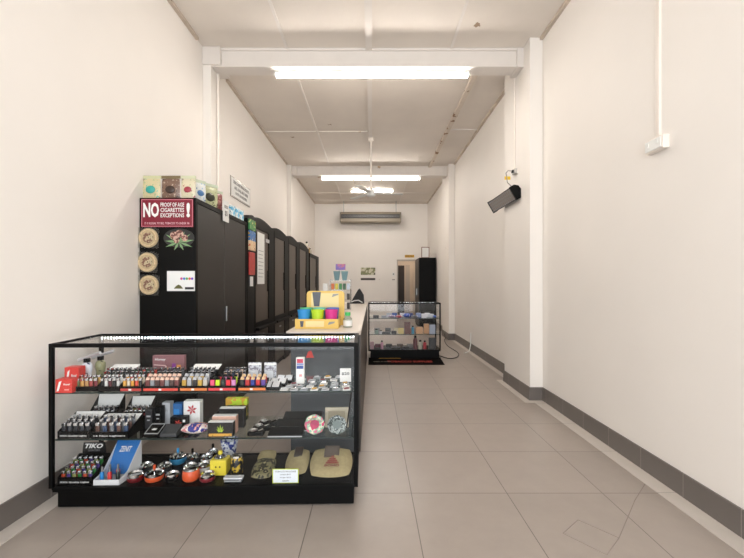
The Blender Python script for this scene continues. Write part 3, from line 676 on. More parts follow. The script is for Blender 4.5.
lighter_tray(238, 266, .045, S2, 5, 2, ['slab_clear'], [('#1f2222', 'black'), ('#b02c2a', 'red'), ('#2b3a8a', 'blue'), ('#b82a2e', 'red'), ('#5a3a8a', 'purple')], 'amber-capped tray on short orange strip', '#dd7b3a', rise=.01)
# back row on the top shelf
for k, (a, b, cs, ds, ld) in enumerate(((101, 128, [DK, ('#3a3d44', 'charcoal'), ('#8a8d92', 'grey')], 'back tray behind the second tray', CARD),
        (129, 154, [('#30333a', 'charcoal'), ('#c9473c', 'red'), ('#2a5a42', 'green')], 'back tray left of mauve carton', None),
        (155, 182, [('#3a2c30', 'dark brown'), ('#5a5d62', 'grey')], 'back tray before the mauve carton', None),
        (186, 214, [('#9a9da2', 'silver'), ('#2d2f36', 'charcoal')], 'back tray right of mauve carton', CARD),
        (222, 246, [('#e6c4ae', 'peach'), ('#23252a', 'black'), ('#3a4a6a', 'navy')], 'back tray left of blister packs', None))):
    lighter_tray(a, b, .23, S2, 6, 2, F_, cs, ds, None, rise=.016, lid=ld, hh=.035)
# red cartons
for x0, x1, ly, h, lb in ((51, 72, .016, .080, 'front red carton with white script at the left end of the top shelf'), (54, 78.5, .085, .135, 'rear, taller red carton behind the first at the left end')):
    loc, w = at(x0, x1, ly, S2); t = thing('red_carton', lb, 'carton', loc, A, 'red cartons on the top shelf')
    box(-w/2, w/2, 0, .06, 0, h, bev=.002).build('carton_body', mat('carton_red', '#cf3b33', .45), t)
    MB().prism([(-w*.42, h*.12), (-w*.30, h*.15), (-w*.12, h*.9), (-w*.28, h*.8)], -.001, 0, 'y').build('white_swirl', CARD, t)
    text('Royal', w*.4, h*.16, CARD, t, (w*.18, -.001, h*.62), shear=.3); box(w*.05, w*.32, -.001, 0, h*.2, h*.28).build('printed_line', colr('#eaa79f'), t)
# torches
for px, ly, cc, lb, ang in ((87, .20, ['#3a4f8a', '#e3e6ee', '#1f2a55'], 'blue and white torch lighter on a stand at the top left', 10), (100.5, .27, ['#4a4f34', '#8a8a66', '#262a1c'], 'camouflage green torch lighter behind the blue one', 12)):
    loc, w = at(px-4.5, px+4.5, ly, S2); t = thing('torch_lighter', lb, 'lighter', loc, A); t.scale = (1.1, 1.1, 1.2)
    MB().lathe([(.022, 0), (.025, .02), (.022, .055), (.028, .085), (.026, .105), (.016, .118)], 16).build('fuel_body', patch('torch'+cc[0], cc, 50), t, True)
    MB().box(-.014, .014, -.012, .012, .118, .14, bev=.004).build('head', BLK, t)
    MB().tube([(-.048, 0, .13), (-.02, 0, .14), (.075, 0, .168)], [.009, .008, .010], 10).build('nozzle', SILVER, t, True)
# mauve carton
loc, w = at(152.5, 184, .365, S2); t = thing('mauve_carton', 'mauve brown carton with orange picture at the back of the top shelf', 'carton', loc, A)
box(-w/2, w/2, 0, .035, 0, .152, bev=.002).build('carton_body', mat('mauve', '#8c5f63', .5), t)
text('Honey', w*.35, .02, CARD, t, (-w*.25, -.001, .125), shear=.2)
MB().tube([(-w*.45, -.001, .09), (-w*.1, -.001, .085), (w*.1, -.001, .04)], .004).build('white_stroke', colr('#dcb9b8'), t)
box(w*.12, w*.24, -.002, 0, .03, .10, bev=.001).build('purple_picture', colr('#8a3f94'), t); box(w*.27, w*.40, -.002, 0, .02, .09, bev=.001).build('orange_picture', colr('#e39b55'), t)
# blister packs
for x0, x1, lb in ((248, 261, 'left silver blister pack standing by the coloured lighters'), (264, 276, 'right silver blister pack standing by the coloured lighters')):
    loc, w = at(x0, x1, .25, S2); t = thing('blister_pack', lb, 'pack', loc, A, 'silver blister packs on the top shelf')
    box(-w/2, w/2, .01, .014, 0, .125).build('backing_card', patch('blister_print', ['#6b6f78', '#d0d3d8', '#8a8590', '#e6e6ea'], 40), t)
    box(-w*.3, w*.3, -.01, .01, .012, .075, bev=.003).build('blister', mat('blister_white', '#dadde2', .25), t)
    box(-w/2, w/2, .008, .01, .108, .12).build('header_band', WHITE, t)
# tall white box
loc, w = at(296, 304, .20, S2); t = thing('tall_carton', 'tall white carton with red and blue panels on the top shelf', 'carton', loc, A)
box(-w/2, w/2, 0, .035, 0, .165, bev=.001).build('carton_body', CARD, t)
box(-w*.38, w*.38, -.0012, 0, .132, .158).build('blue_red_panel', colr('#c23350'), t); box(-w*.42, w*.42, -.0012, 0, .095, .115).build('blue_panel', colr('#2d4b96'), t)
box(-w*.42, w*.42, -.0012, 0, .118, .130).build('pale_blue_panel', colr('#7a8cc0'), t); box(-w*.1, w*.25, -.0012, 0, .045, .06).build('pink_mark', colr('#e0a0a0'), t)
# racks of silver packs (dark) and loose metal pieces
def flat_item(name, x, ly, z, w, dp, h, m, label, cat, grp, top=None, tilt=0, rz=0):
    loc, _ = at(x, x+1, ly, z); e = thing(name, label, cat, loc, A+rz, grp)
    o = box(-w/2, w/2, 0, dp, 0, h, bev=min(h*.3, .002)).build('base', m, e)
    if top: box(-w*.35, w*.35, dp*.2, dp*.8, h, h+.004, bev=.001).build('top_piece', top, e)
    return e
loc, w = at(262, 288, .05, S2)
for j, (a, ly) in enumerate(((270, .05), (276.5, .13), (283, .21))):
    t0, w0 = at(a-8, a+9, ly, S2); t = thing('pack_rack', 'dark rack of silver packs, %s of three in steps' % ('front', 'middle', 'rear')[j], 'rack', t0, A, 'dark racks of silver packs')
    MB().prism([(0, 0), (.07, 0), (.07, .035), (0, .012)], -w0/2, w0/2, 'x').build('rack_body', BLK, t)
    for q in range(2): MB().prism([(.008, .018), (.06, .036), (.06, .041), (.008, .023)], -w0/2+.008+q*w0*.48, -w0/2+.008+q*w0*.48+w0*.40, 'x').build('silver_pack', SILVER, t)
pipes = [(283, .04), (293, .035), (303, .035), (313.5, .035), (324.5, .035), (335.5, .035), (346, .035), (288, .10), (298, .10), (309, .10), (321, .10), (333, .10), (345, .10), (293, .16), (312, .17), (323, .17), (334, .17), (344.5, .17), (301, .28), (311, .25), (322, .25), (333, .26), (343, .26), (316, .33), (327, .34), (338, .34)]
rws = {}
for x, ly in pipes: rws.setdefault(round(ly, 1), []).append(x)
for i, (x, ly) in enumerate(pipes):
    tp_ = [SILVER, CHROME, mat('brass', '#c9a45c', .3, .8), colr('#7c3a40')][(0, 1, 0, 2, 0, 1, 3)[i % 7]]
    rown = {0.0: 'front', .1: 'second', .2: 'middle', .3: 'back'}[round(ly, 1)]; col_i = sorted(rws[round(ly, 1)]).index(x)
    e = flat_item('metal_pipe_pack', x, ly, S2, .046, .042, .004, [CARD, SILVER, colr('#9fa6ab')][i % 3], 'flat metal item, %s from left in %s row, right end of top shelf' % (ORD[col_i], rown), 'smoking accessory', 'small metal items on the top shelf')
    loc, _ = at(x, x+1, ly, S2)
    MB().tube([(-.014, .012, .010), (.012, .024, .010)], .005, 8).build('metal_barrel', tp_, e, True)
t0, w = at(340, 351, .23, S2); t = thing('price_ticket', 'white price ticket standing at the right end of the top shelf', 'ticket', t0, A)
MB().box(-w/2, w/2, 0, .003, .002, .09).build('ticket', CARD, t); box(-w*.2, w*.2, -.01, .02, 0, .004).build('clip', STEEL, t)
text('$20', w*.7, .02, colr('#555555'), t, (0, -.001, .055))
# --- middle shelf
LT = [('#2a2c31', 'black'), ('#454950', 'grey'), ('#20242b', 'dark blue')]
lighter_tray(56, 89, .032, S1, 5, 3, F_, [('#26282d', 'black'), ('#33363c', 'charcoal')], 'front left tray on middle shelf', None, rise=.011, hh=.045, txt='XXX Quality Lights', hback=.115, sc=1.2, pitch=.036)
lighter_tray(91, 128, .032, S1, 5, 3, F_, [('#5a4038', 'brown'), ('#384a66', 'slate blue'), ('#6b6f74', 'grey')], 'second front tray on middle shelf', None, rise=.011, hh=.04, txt='14 Non Lighters', hback=.10, sc=1.2, pitch=.036)
lighter_tray(87, 114, .255, S1, 5, 2, F_, LT, 'rear left tray on middle shelf', None, rise=.02, hh=.06, hback=.17, sc=1.2, pitch=.036)
lighter_tray(122, 146, .255, S1, 5, 2, F_, [('#6f6a3a', 'olive'), ('#7a2f35', 'maroon'), ('#2f3338', 'black')], 'second rear tray on middle shelf', None, rise=.02, hh=.06, hback=.155, sc=1.2, pitch=.036)
def carton(name, x0, x1, ly, z, h, dp, m, label, cat='carton', grp=None, extra=None):
    loc, w = at(x0, x1, ly, z); t = thing(name, label, cat, loc, A, grp)
    box(-w/2, w/2, 0, dp, 0, h, bev=.0015).build('carton_body', m, t)
    if extra: extra(t, w, h)
    return t
def lines(t, w, h): box(-w*.3, w*.3, -.001, 0, h*.6, h*.68).build('printed_line', SILVER, t); box(-w*.2, w*.2, -.001, 0, h*.42, h*.47).build('printed_line', SILVER, t)
carton('pipe_box', 145, 152, .18, S1, .125, .05, mat('dkgrey', '#26272a', .4), 'dark grey upright box behind the flat silver-framed tin', extra=lines)
carton('pipe_box', 154.5, 161, .20, S1, .13, .05, BLK, 'black upright box next to the dark grey one', extra=lines)
carton('pipe_box', 162, 170, .26, S1, .14, .05, mat('pale', '#b9bcc0', .4), 'pale grey upright box behind the black flower box', extra=lines)
def bluex(t, w, h): box(-w*.4, w*.2, -.001, 0, h*.15, h*.75).build('blue_panel', colr('#2a7fc4'), t)
carton('blue_pack', 173, 182, .24, S1, .14, .04, mat('bluepk', '#1f5f9a', .4), 'blue upright pack left of the white flower carton', extra=bluex)
def flower(t, w, h, col='#b5343c', cz=.6):
    m = MB()
    for k in range(6):
        a = R(60*k+15); r = min(w, h)*.32; cx, c_z = 0, h*cz
        m.prism([(cx, c_z), (cx+r*.6*math.cos(a-.35), c_z+r*.6*math.sin(a-.35)), (cx+r*math.cos(a), c_z+r*math.sin(a)), (cx+r*.6*math.cos(a+.35), c_z+r*.6*math.sin(a+.35))], -.0012, 0, 'y')
    m.build('flower_mark', colr(col), t)
carton('white_carton', 183.5, 200, .24, S1, .155, .05, CARD, 'white carton with a red flower mark, standing on the middle shelf', extra=lambda t, w, h: flower(t, w, h, cz=.65))
carton('black_flower_box', 170, 186, .17, S1, .075, .05, BLK, 'black box with a red flower mark, in front of the white carton', extra=lambda t, w, h: (flower(t, w, h, '#c8433a', .5), box(w*.3, w*.45, -.001, 0, h*.6, h*.8).build('price_tag', CARD, t)))
def tin(x0, x1, ly, dp, label, z=S1, h=.02, m=None, rise=.03, rim=True):
    loc, w = at(x0, x1, ly, z); t = thing('flat_case', label, 'case', loc, A)
    MB().prism([(0, 0), (dp, 0), (dp, h+rise), (0, h)], -w/2, w/2, 'x').build('case_body', m or BLK, t)
    if rim:
        k = (rise)/dp; e = MB(); 
        for a, b2 in ((.0, .006), (dp-.006, dp)): e.prism([(a, h+k*a), (b2, h+k*b2), (b2, h+k*b2+.002), (a, h+k*a+.002)], -w/2, w/2, 'x')
        for x in (-w/2, w/2-.004): e.prism([(.006, h+k*.006), (dp-.006, h+k*(dp-.006)), (dp-.006, h+k*(dp-.006)+.002), (.006, h+k*.006+.002)], x, x+.004, 'x')
        e.build('metal_rim', SILVER, t)
    return t, w
t, w = tin(144, 158, .045, .09, 'flat black tin with silver rim at the front of the middle shelf')
box(-.012, .012, .03, .05, .033, .037).build('price_tag', CARD, t)
tin(160, 176, .05, .08, 'flat grey tin right of the silver-rimmed one', m=mat('greytin', '#55585c', .3, .6), rim=False)
# pouch of pink and blue balls
loc, w = at(178, 206, .06, S1); t = thing('printed_pouch', 'clear pouch printed pink and blue lying by the leaf boxes', 'pouch', loc, A)
MB().pillow(w, .11, .06, 12, lay=True, rnd=.6, wob=.0).build('pouch', patch('pouch_print', ['#d8888a', '#e9dcd8', '#3a3f8c', '#e3a79c', '#c4555c'], 16, .2), t, True)
# leaf boxes
LEAF = colr('#a7c23a')
for k, (x0, x1, ly, c_, lb) in enumerate(((207.5, 233, .045, '#181716', 'black box with a green leaf and orange base, frontmost on the middle shelf'), (212, 236, .10, '#c9a08e', 'pinkish box just behind the green leaf box'), (219, 244, .19, '#1b1a1a', 'black white-topped box at the rear of the leaf box group'))):
    loc, w = at(x0, x1, ly, S1); t = thing('paper_box', lb, 'box', loc, A, 'leaf paper boxes on the middle shelf'); h = .085+.018*k
    box(-w/2, w/2, 0, .045, 0, h, bev=.0015).build('box_body', mat('lb'+c_, c_, .45), t)
    box(-w/2+.002, w/2-.002, .004, .041, h, h+.003).build('lid_edge', CARD, t)
    if k == 0:
        m = MB()
        for a, L in ((90, .045), (62, .038), (118, .038), (35, .028), (145, .028), (10, .016), (170, .016)):
            cx, cz = math.cos(R(a)), math.sin(R(a)); m.prism([(0, .03), (L*.5*cx-.0035*cz, .03+L*.5*cz+.0035*cx), (L*cx, .03+L*cz), (L*.5*cx+.0035*cz, .03+L*.5*cz-.0035*cx)], -.0012, 0, 'y')
        m.build('leaf_mark', LEAF, t); box(-w*.45, w*.45, -.001, 0, .004, .020).build('orange_band', patch('orange_band', ['#b07a2e', '#d3a04a', '#7f6a2f'], 60), t)
# neon green stack of cartons
loc, w = at(225.5, 247, .33, S1); t = thing('lime_carton', 'lime green and black carton at the back under the top shelf', 'carton', loc, A)
box(-w/2, w/2, 0, .04, 0, .10, bev=.002).build('carton_body', patch('lime_low', ['#3c4426', '#8a7a3a', '#2a2f1c', '#6b6f35'], 18), t)
box(-w/2, w/2, -.001, .041, .10, .145, bev=.002).build('lime_top', patch('lime_print', ['#9ad02f', '#c7e23e', '#d9a93a', '#86b82a'], 14), t)
# metal ashtray plates at 245-275
for x0, x1, ly, lb in ((247, 263, .05, 'front open steel grinder plate right of the leaf boxes'), (252, 270, .13, 'middle open steel grinder plate'), (258, 277, .21, 'rear open steel grinder plate')):
    loc, w = at(x0, x1, ly, S1); t = thing('steel_dish', lb, 'dish', loc, A, 'steel dishes on the middle shelf')
    MB().box(-w/2, w/2, 0, .055, 0, .022, bev=.004).build('dish_body', BLK, t); MB().lathe([(.024, .0225), (.027, .030), (.022, .030), (.018, .024)], 18, -w*.2, .028).build('dish_rim', CHROME, t, True)
    MB().tube([(w*.15, .01, .027), (w*.35, .045, .027)], .005).build('roller', CHROME, t, True)
for x0, x1, ly, lb in ((267.5, 302, .035, 'silver-edged black flat case at the front of the middle shelf'), (275, 310, .125, 'black flat case, middle of the stepped three'), (283, 321, .215, 'black flat case, rearmost of the stepped three')):
    t, w = tin(x0, x1, ly, .085, lb, h=.016+.2*(ly-.045), rise=.016, rim=False)
    MB().box(-w/2, w/2, -.0015, 0, .0, .006).build('front_edge', SILVER, t)
def round_tray(px, ly, r, m1, m2, label, z=S1):
    loc, _ = at(px-.5, px+.5, ly, z); t = thing('round_ashtray', label, 'ashtray', (loc[0], loc[1], loc[2]+r*1.035), A)
    g = MB(); n = 32
    pr = [(r*.45, .012), (r*.45, .006), (r*.62, -.002), (r*.80, -.008), (r*.93, -.005), (r, .004), (r*.93, .014)]
    rings = []
    for rr, y in pr: rings.append([g.bm.verts.new((rr*(1+.03*math.cos(k*math.pi*.5))*math.cos(2*math.pi*k/n), y, rr*(1+.03*math.cos(k*math.pi*.5))*math.sin(2*math.pi*k/n))) for k in range(n)])
    for a_, b_ in zip(rings, rings[1:]):
        for k in range(n): g._f([a_[k], a_[(k+1) % n], b_[(k+1) % n], b_[k]])
    g._f(rings[-1])
    g.build('rim', m1, t, True); MB().disc_y(0, 0, r*.46, .004, .012, 24).build('centre_disc', m2, t)
rainbow = patch('rainbow_enamel', ['#d8c46a', '#d46a8a', '#8ac0a0', '#e8e0cc', '#c84a70'], 30, .2)
round_tray(314.5, .06, .061, rainbow, mat('pink_centre', '#a83a5c', .3, noise=.4, nscale=60), 'round rainbow and pink ashtray standing on the middle shelf')
round_tray(337, .06, .058, patch('clear_cut', ['#5c6a68', '#a8b2b0', '#3c4745', '#cfd6d4'], 60, .1), mat('grey_centre', '#6f7b79', .2), 'round clear cut-glass ashtray right of the rainbow one')
loc, w = at(325, 348.5, .18, S1); t = thing('square_ashtray', 'square cream glass ashtray standing upright above the round ones', 'ashtray', loc, A)
m = MB(); h = .125; q = .022; m.box(-w/2, w/2, 0, .02, 0, q, bev=.003).box(-w/2, w/2, 0, .02, h-q, h, bev=.003).box(-w/2, -w/2+q, 0, .02, q, h-q, bev=.003).box(w/2-q, w/2, 0, .02, q, h-q, bev=.003); m.build('rim', mat('cream_glass', '#b9b19c', .2, coat=.5), t)
box(-w/2+q, w/2-q, .008, .016, q, h-q).build('well', mat('cream_well', '#a39b86', .25), t)
loc, w = at(349, 352, .03, .56)
t = thing('support_rod', 'thin black rod propping the right end of the upper shelf', 'rod', (loc[0], loc[1]+.02, .402), A)
MB().tube([(-.03, .12, 0.001), (.005, .0, .262)], .004, 8).build('rod', BLK, t)

# --- bottom deck
lighter_tray(56, 91.5, .032, S0, 6, 4, F_, [('#b0472f', 'rust orange'), ('#4a3a7a', 'purple'), ('#8c8f5a', 'khaki'), ('#2f7a3a', 'green')], 'tray in bottom left corner', None, rise=.014, hh=.05, txt='XXX Quality Lights', pitch=.032, hback=.115, sc=1.05, ins=BLK)
loc, w = at(79, 106, .235, S0); t = thing('header_sign', 'black TIKO header board at the bottom left, behind the lighters', 'sign', loc, A)
MB().prism([(-w/2, 0), (w/2, 0), (w/2, .12), (w*.45, .172), (-w*.45, .172), (-w/2, .12)], 0, .004, 'y').build('board', mat('sign_black', '#181818', .4), t)
text('TIKO', w*.75, .030, CARD, t, (0, -.001, .150), shear=.35, bold=.03); text('LIGHTERS', w*.5, .012, colr('#8a8a8a'), t, (0, -.001, .122), bold=0)
loc, w = at(93.3, 119, .032, S0); t = thing('pen_lighter_box', 'white open box with a tall blue back board on the bottom deck', 'display box', loc, A)
WBX = mat('box_white', '#d9dadb', .5); dp = .19; skx = .025
def sp(y, z, x): return (x+skx*y/dp, y, z)
m = MB(); m.box(-w/2, w/2, 0, .003, 0, .032)
for x in (-w/2, w/2-.003):
    vs = [m.bm.verts.new(sp(y, z, x+dx)) for dx in (0, .003) for y, z in ((.003, 0), (dp, 0), (dp, .19), (.07, .05), (.003, .032))]
    m._f(vs[:5]); m._f(vs[5:][::-1])
    for i in range(5): m._f([vs[i], vs[(i+1) % 5], vs[5+(i+1) % 5], vs[5+i]])
m.build('tray_sides', WBX, t)
MB().prism([(-w/2+.003, .003), (w/2-.003, .003), (w/2-.003+skx, dp), (-w/2+.003+skx, dp)], 0, .003, 'z').build('tray_floor', WBX, t)
bm = MB(); vs = []
for y in (0, .004): vs += [bm.bm.verts.new(v) for v in ((-w/2+.014, .095+y, .02), (w/2+.008, .095+y, .02), (w/2+.022, dp-.006+y, .195), (-w/2+.028, dp-.006+y, .195))]
bm._f(vs[:4]); bm._f(vs[4:][::-1])
for i in range(4): bm._f([vs[i], vs[(i+1) % 4], vs[4+(i+1) % 4], vs[4+i]])
bm.build('blue_board', mat('board_blue', '#1668b0', .4), t)
text('ZENIT', w*.5, .032, CARD, t, (.022, .152, .150), shear=.4, lay=R(63), bold=.01)
for j, (dx, dy, cc, nm) in enumerate(((-.045, .02, '#1f83c9', 'blue'), (.0, .02, '#d23c3a', 'red'), (.028, .055, '#c9442c', 'orange red'), (.05, .02, '#1d2a26', 'black'), (-.02, .055, '#2b6fae', 'dark blue'))):
    e = thing('pen_lighter', '%s pen lighter standing in the blue and white box' % nm, 'lighter', (loc[0]+dx, loc[1]+dy+.01, loc[2]+.004), A, 'pen lighters in the blue and white box')
    MB().lathe([(.010, 0), (.011, .005), (.011, .055), (.008, .062)], 12).build('body', mat('pen'+cc, cc, .35), e, True)
    MB().lathe([(.006, .062), (.006, .088), (.003, .092)], 10).build('metal_tip', STEEL, e, True)
# spinning ashtrays
def ashtray(px, ly, r, h, col, label, knob=None, ball=False, z=S0, kh=.03):
    loc, _ = at(px-.5, px+.5, ly+r, z); t = thing('spinning_ashtray', label, 'ashtray', loc, A, 'round lidded ashtrays on the bottom deck')
    pr = [(r*.75, 0), (r*.95, h*.15), (r, h*.45), (r*.95, h*.75), (r*.84, h*.85)] if ball else [(r*.86, 0), (r*.95, h*.1), (r, h*.35), (r*.99, h*.5)]
    zt = pr[-1][1]; rh = .005 if ball else .010
    MB().lathe(pr, 24).build('bowl', col, t, True)
    MB().lathe([(r*.99 if not ball else r*.86, zt), (r*1.0 if not ball else r*.86, zt+rh), (r*.85, zt+rh+.006), (r*.72, zt+.006), (r*.15, zt+.003)], 24).build('rim', CHROME, t, True)
    if knob:
        MB().tube([(0, 0, zt+.003), (0, 0, zt+.012+kh*.4)], .003).build('plunger', CHROME, t)
        MB().lathe([(.004, zt+.010+kh*.4), (.008, zt+.014+kh*.4), (.008, zt+.010+kh), (.005, zt+.013+kh)], 12).build('knob', knob, t, True)
OR = mat('ashtray_orange', '#d4572e', .3); RD = mat('ashtray_maroon', '#7a1f26', .25, .3); BL = mat('ashtray_blue', '#2f7fa8', .3); WH = mat('ashtray_white', '#d9d9d6', .3)
GR = mat('ashtray_grey', '#4a4d50', .3, .5)
ashtray(135.5, .045, .046, .055, RD, 'dark red ashtray with chrome rim next to the blue and white box')
ashtray(154.5, .045, .054, .060, OR, 'orange ashtray with an orange knob', OR, kh=.045)
ashtray(172.5, .05, .040, .052, BLK, 'low black ashtray between the two orange ones')
ashtray(191, .04, .050, .075, OR, 'plump round orange ashtray at the front of the bottom deck', None, True)
ashtray(207.5, .04, .045, .050, mat('ashtray_redwhite', '#7d2a30', .3), 'red ashtray with wide chrome rim left of the clear dish')
ashtray(146.5, .175, .040, .05, GR, 'chrome-topped grey ashtray behind the dark red one')
ashtray(164.5, .165, .042, .05, GR, 'chrome-topped grey ashtray with black knob behind the orange-knobbed one', BLK)
ashtray(178, .27, .050, .075, BL, 'blue ashtray with a blue knob at the back', colr('#2f93cf'), kh=.045)
ashtray(190.5, .155, .040, .055, OR, 'small orange ashtray behind the plump orange one')
ashtray(204, .155, .042, .068, WH, 'white ashtray behind the red one')
ashtray(192.5, .27, .042, .075, GR, 'chrome ashtray with a tall black knob at the back', BLK, kh=.045)
ashtray(207, .265, .038, .075, WH, 'white-bodied chrome ashtray at the back beside the black-knobbed one')
# yellow block
loc, w = at(209.5, 226, .13, S0); t = thing('cube_ashtray', 'yellow cube ashtray with two dark oval marks', 'ashtray', loc, A); hh = .095
YB2 = mat('block_yellow', '#e2cf3f', .35)
box(-w/2, w/2, 0, .085, 0, hh, bev=.006).build('cube', YB2, t)
for x in (-.012, .012): MB().disc_y(x, .055, .005, -.001, 0, 12).build('dark_mark', BLK, t).scale = (1, 1, 1)
MB().lathe([(.036, hh), (.038, hh+.006), (.03, hh+.010), (.01, hh+.006)], 20, 0, .043).build('rim', CHROME, t, True)
MB().tube([(0, .043, hh+.005), (0, .043, hh+.02)], .004).build('plunger', CHROME, t); MB().sphere((0, .043, hh+.032), .015).build('knob', YB2, t, True)
loc, w = at(217, 236, .31, S0); t = thing('patterned_bowl', 'blue and white patterned bowl at the back behind the yellow cube', 'bowl', loc, A)
MB().lathe([(.03, 0), (.045, .06), (.055, .11), (.058, .135), (.052, .135), (.04, .10)], 24, 0, .055).build('bowl_wall', patch('bluewhite', ['#3a4f9f', '#dfe3ea', '#2f3f8a', '#e8e9ee'], 25), t, True)
ashtray(213, .33, .032, .095, BLK, 'black ashtray with a black ball knob at the back', BLK, kh=.045)
loc, w = at(229.5, 240.5, .13, S0); t = thing('drink_tin', 'black tin with yellow and grey patches right of the yellow cube', 'tin', loc, A)
MB().lathe([(.034, 0), (.036, .004), (.036, .10), (.033, .105)], 24, 0, .036).build('can', patch('can_print', ['#15161a', '#1a1b1f', '#c9a93a', '#8d9094'], 22), t, True)
MB().lathe([(.036, .105), (.030, .115), (.012, .118)], 20, 0, .036).build('lid', CHROME, t, True)
loc, w = at(222, 243, .045, S0); t = thing('steel_roller', 'small clear and steel rolling machine at the front of the bottom deck', 'rolling machine', loc, A)
box(-w*.42, w*.42, 0, .05, 0, .012, bev=.003).build('tray', STEEL, t)
for y in (.012, .036): MB().tube([(-w*.45, y, .021), (w*.45, y, .021)], .008, 10).build('roller', SILVER, t, True)
# pouches & hemp bags
HEMP = mat('hemp', '#a3956f', .85, noise=.1, nscale=50, bump=.4, bscale=200)
CAMO = patch('camo', ['#3b3a28', '#7a7454', '#25241c', '#a59a74'], 30, .5)
def bag(x0, x1, ly, dpt, th, m, label, flap=None, z=S0, tilt=0, cat='pouch', nm='pouch', h=None):
    loc, w = at(x0, x1, ly, z); t = thing(nm, label, cat, loc, A)
    MB().pillow(w, dpt, th, 12, lay=True, wob=.004, rnd=.55).build('bag_body', m, t, True)
    t.rotation_euler.x = tilt
    if flap: box(-w*.18, w*.18, dpt*.55, dpt*.95, th*.92, th*.92+.006, bev=.002).build('flap', flap, t)
    return t, w
bag(249, 272, .05, .18, .05, CAMO, 'camouflage pouch lying left of the priced card', tilt=R(14))
bag(256, 274, .26, .12, .04, HEMP, 'beige pouch at the back above the camouflage one', tilt=R(18))
bag(283, 307, .09, .22, .055, HEMP, 'beige hemp pouch with a dark flap behind the price card', colr('#3c302a'), tilt=R(18))
t, w = bag(308, 352, .05, .24, .06, HEMP, 'large beige hemp bag with a dark red print on the bottom deck', colr('#4a3a32'), cat='bag', nm='hemp_bag', tilt=R(20))
pm = MB()
for k, ww in enumerate((.018, .040, .060, .078)):
    y = .130-.016*k; pm.box(-ww/2+.008, ww/2+.008, y-.007, y+.006, .063, .0645)
pm.build('red_print', patch('red_print', ['#7d3a36', '#8d4a40', '#b09070'], 120, .8), t)
text('BOHO', .09, .018, colr('#7a3330'), t, (.008, .06, .0635), lay=0, bold=.02)
loc, w = at(272.5, 298.5, .035, S0); t = thing('price_card', 'white price card with a lime border at the front of the bottom deck', 'card', loc, A)
box(-w/2, w/2, 0, .002, 0, .085).build('border', mat('lime_border', '#cfe04a', .5), t); box(-w/2+.004, w/2-.004, -.001, 0, .004, .081).build('card', mat('card_pale', '#e4eaf0', .5), t)
for k, q in enumerate(('TOBACCO POUCHES', 'small $15', 'large $25', 'each')): text(q, w*(.8, .4, .4, .25)[k], .009, colr('#4a4a50'), t, (0, -.0015, .070-.018*k), bold=0)
MB().prism([(.002, 0), (.03, 0), (.002, .05)], -.01, .01, 'x').build('stand', CARD, t)

# ------------------------------------------------------------------ far display case
OX2, OY2 = -.068, 6.75; W3 = 1.265; D3 = .5; H3 = .975
make_case('smaller black-framed glass display case at the far end of the counter', OX2, OY2, 0, W3, D3, H3, .15, (.42, .70), led=True, fr=.023)
def far(px, ly): return (D(px, OY2+ly), OY2+ly)
def fitem(px, ly, z, w, h, dp, cc, label, kind='box'):
    x, y = far(px, ly)
    if kind == 'box':
        t = tag(box(-w/2, w/2, 0, dp, 0, h, bev=.003).build('small_carton', mat('f'+cc, cc, .4), loc=(x, y, z+.001)), label, 'carton')
    elif kind == 'bottle':
        t = thing('spray_bottle', label, 'bottle', (x, y+w/2, z+.001))
        MB().lathe([(w/2, 0), (w/2, h*.7), (w*.25, h*.82)], 14).build('body', mat('f'+cc, cc, .35), t, True); MB().lathe([(w*.3, h*.82), (w*.3, h)], 12).build('cap', BLK, t)
    elif kind == 'bag':
        t = tag(MB().pillow(w, dp, h, 8, lay=True).build('soft_pack', patch('fb'+cc, ['#e6e6ea', cc, '#30343c'], 30), smooth=True, loc=(x, y, z+.001)), label, 'pack')
for a in ((376, .08, .70, .10, .05, .08, '#2f3238', 'charcoal carton at the left of the far case top shelf'), (384, .10, .70, .09, .04, .1, '#9aa0ac', 'grey flat pack second on the far case top shelf'),
          (431, .2, .70, .1, .06, .1, '#c9cdd6', 'pale carton at the right of the far case top shelf'), (424, .12, .70, .08, .07, .08, '#d9dbe2', 'white carton right of centre on the far case top shelf'),
          (401, .12, .42, .10, .10, .06, '#cdbb7a', 'pale yellow carton on the far case middle shelf'), (407.5, .10, .42, .105, .21, .06, '#5a2a20', 'dark brown upright carton on the far case middle shelf'),
          (419.5, .10, .42, .12, .12, .08, '#c49a73', 'tan carton on the far case middle shelf'), (426.5, .16, .42, .09, .17, .06, '#bd9168', 'taller tan carton behind the first tan one'),
          (386, .1, .42, .14, .03, .1, '#34373b', 'flat black case on the far case middle shelf'), (394, .1, .42, .09, .05, .08, '#1e1f22', 'small black box on the far case middle shelf'),
          (432.5, .1, .42, .10, .16, .05, '#9da6b8', 'grey-blue carton at the right of the far middle shelf'), (432.5, .08, .15, .12, .20, .08, '#26292c', 'black carton at the bottom right of the far case'),
          (372, .1, .15, .07, .13, .05, '#b08a94', 'mauve carton at the bottom left of the far case'), (396, .1, .15, .16, .03, .1, '#2a2622', 'flat dark case on the far case floor'), (406, .12, .15, .12, .04, .1, '#1c1a1a', 'flat black case centre of the far case floor')):
    fitem(*a)
for k, (px, cc, nm) in enumerate(((389, '#c8ccd8', 'pale grey'), (394.5, '#3f62b0', 'blue'), (402.5, '#d9dce4', 'white'), (410.5, '#2a3a7a', 'navy'), (418.5, '#8a98c0', 'slate'), (427.5, '#e4e6ea', 'bright white'))):
    fitem(px, .26, .70, .09, .075, .07, cc, '%s carton in the rear row of the far case top shelf' % nm)
for k, (px, cc, nm) in enumerate(((377, '#9a9c9a', 'grey'), (388, '#4a4a48', 'dark grey'), (397, '#d8cfae', 'cream'), (412, '#8a5a3a', 'brown'), (421, '#e0cdb4', 'beige'))):
    fitem(px, .28, .42, .10, .08, .07, cc, '%s carton in the rear row of the far case middle shelf' % nm)
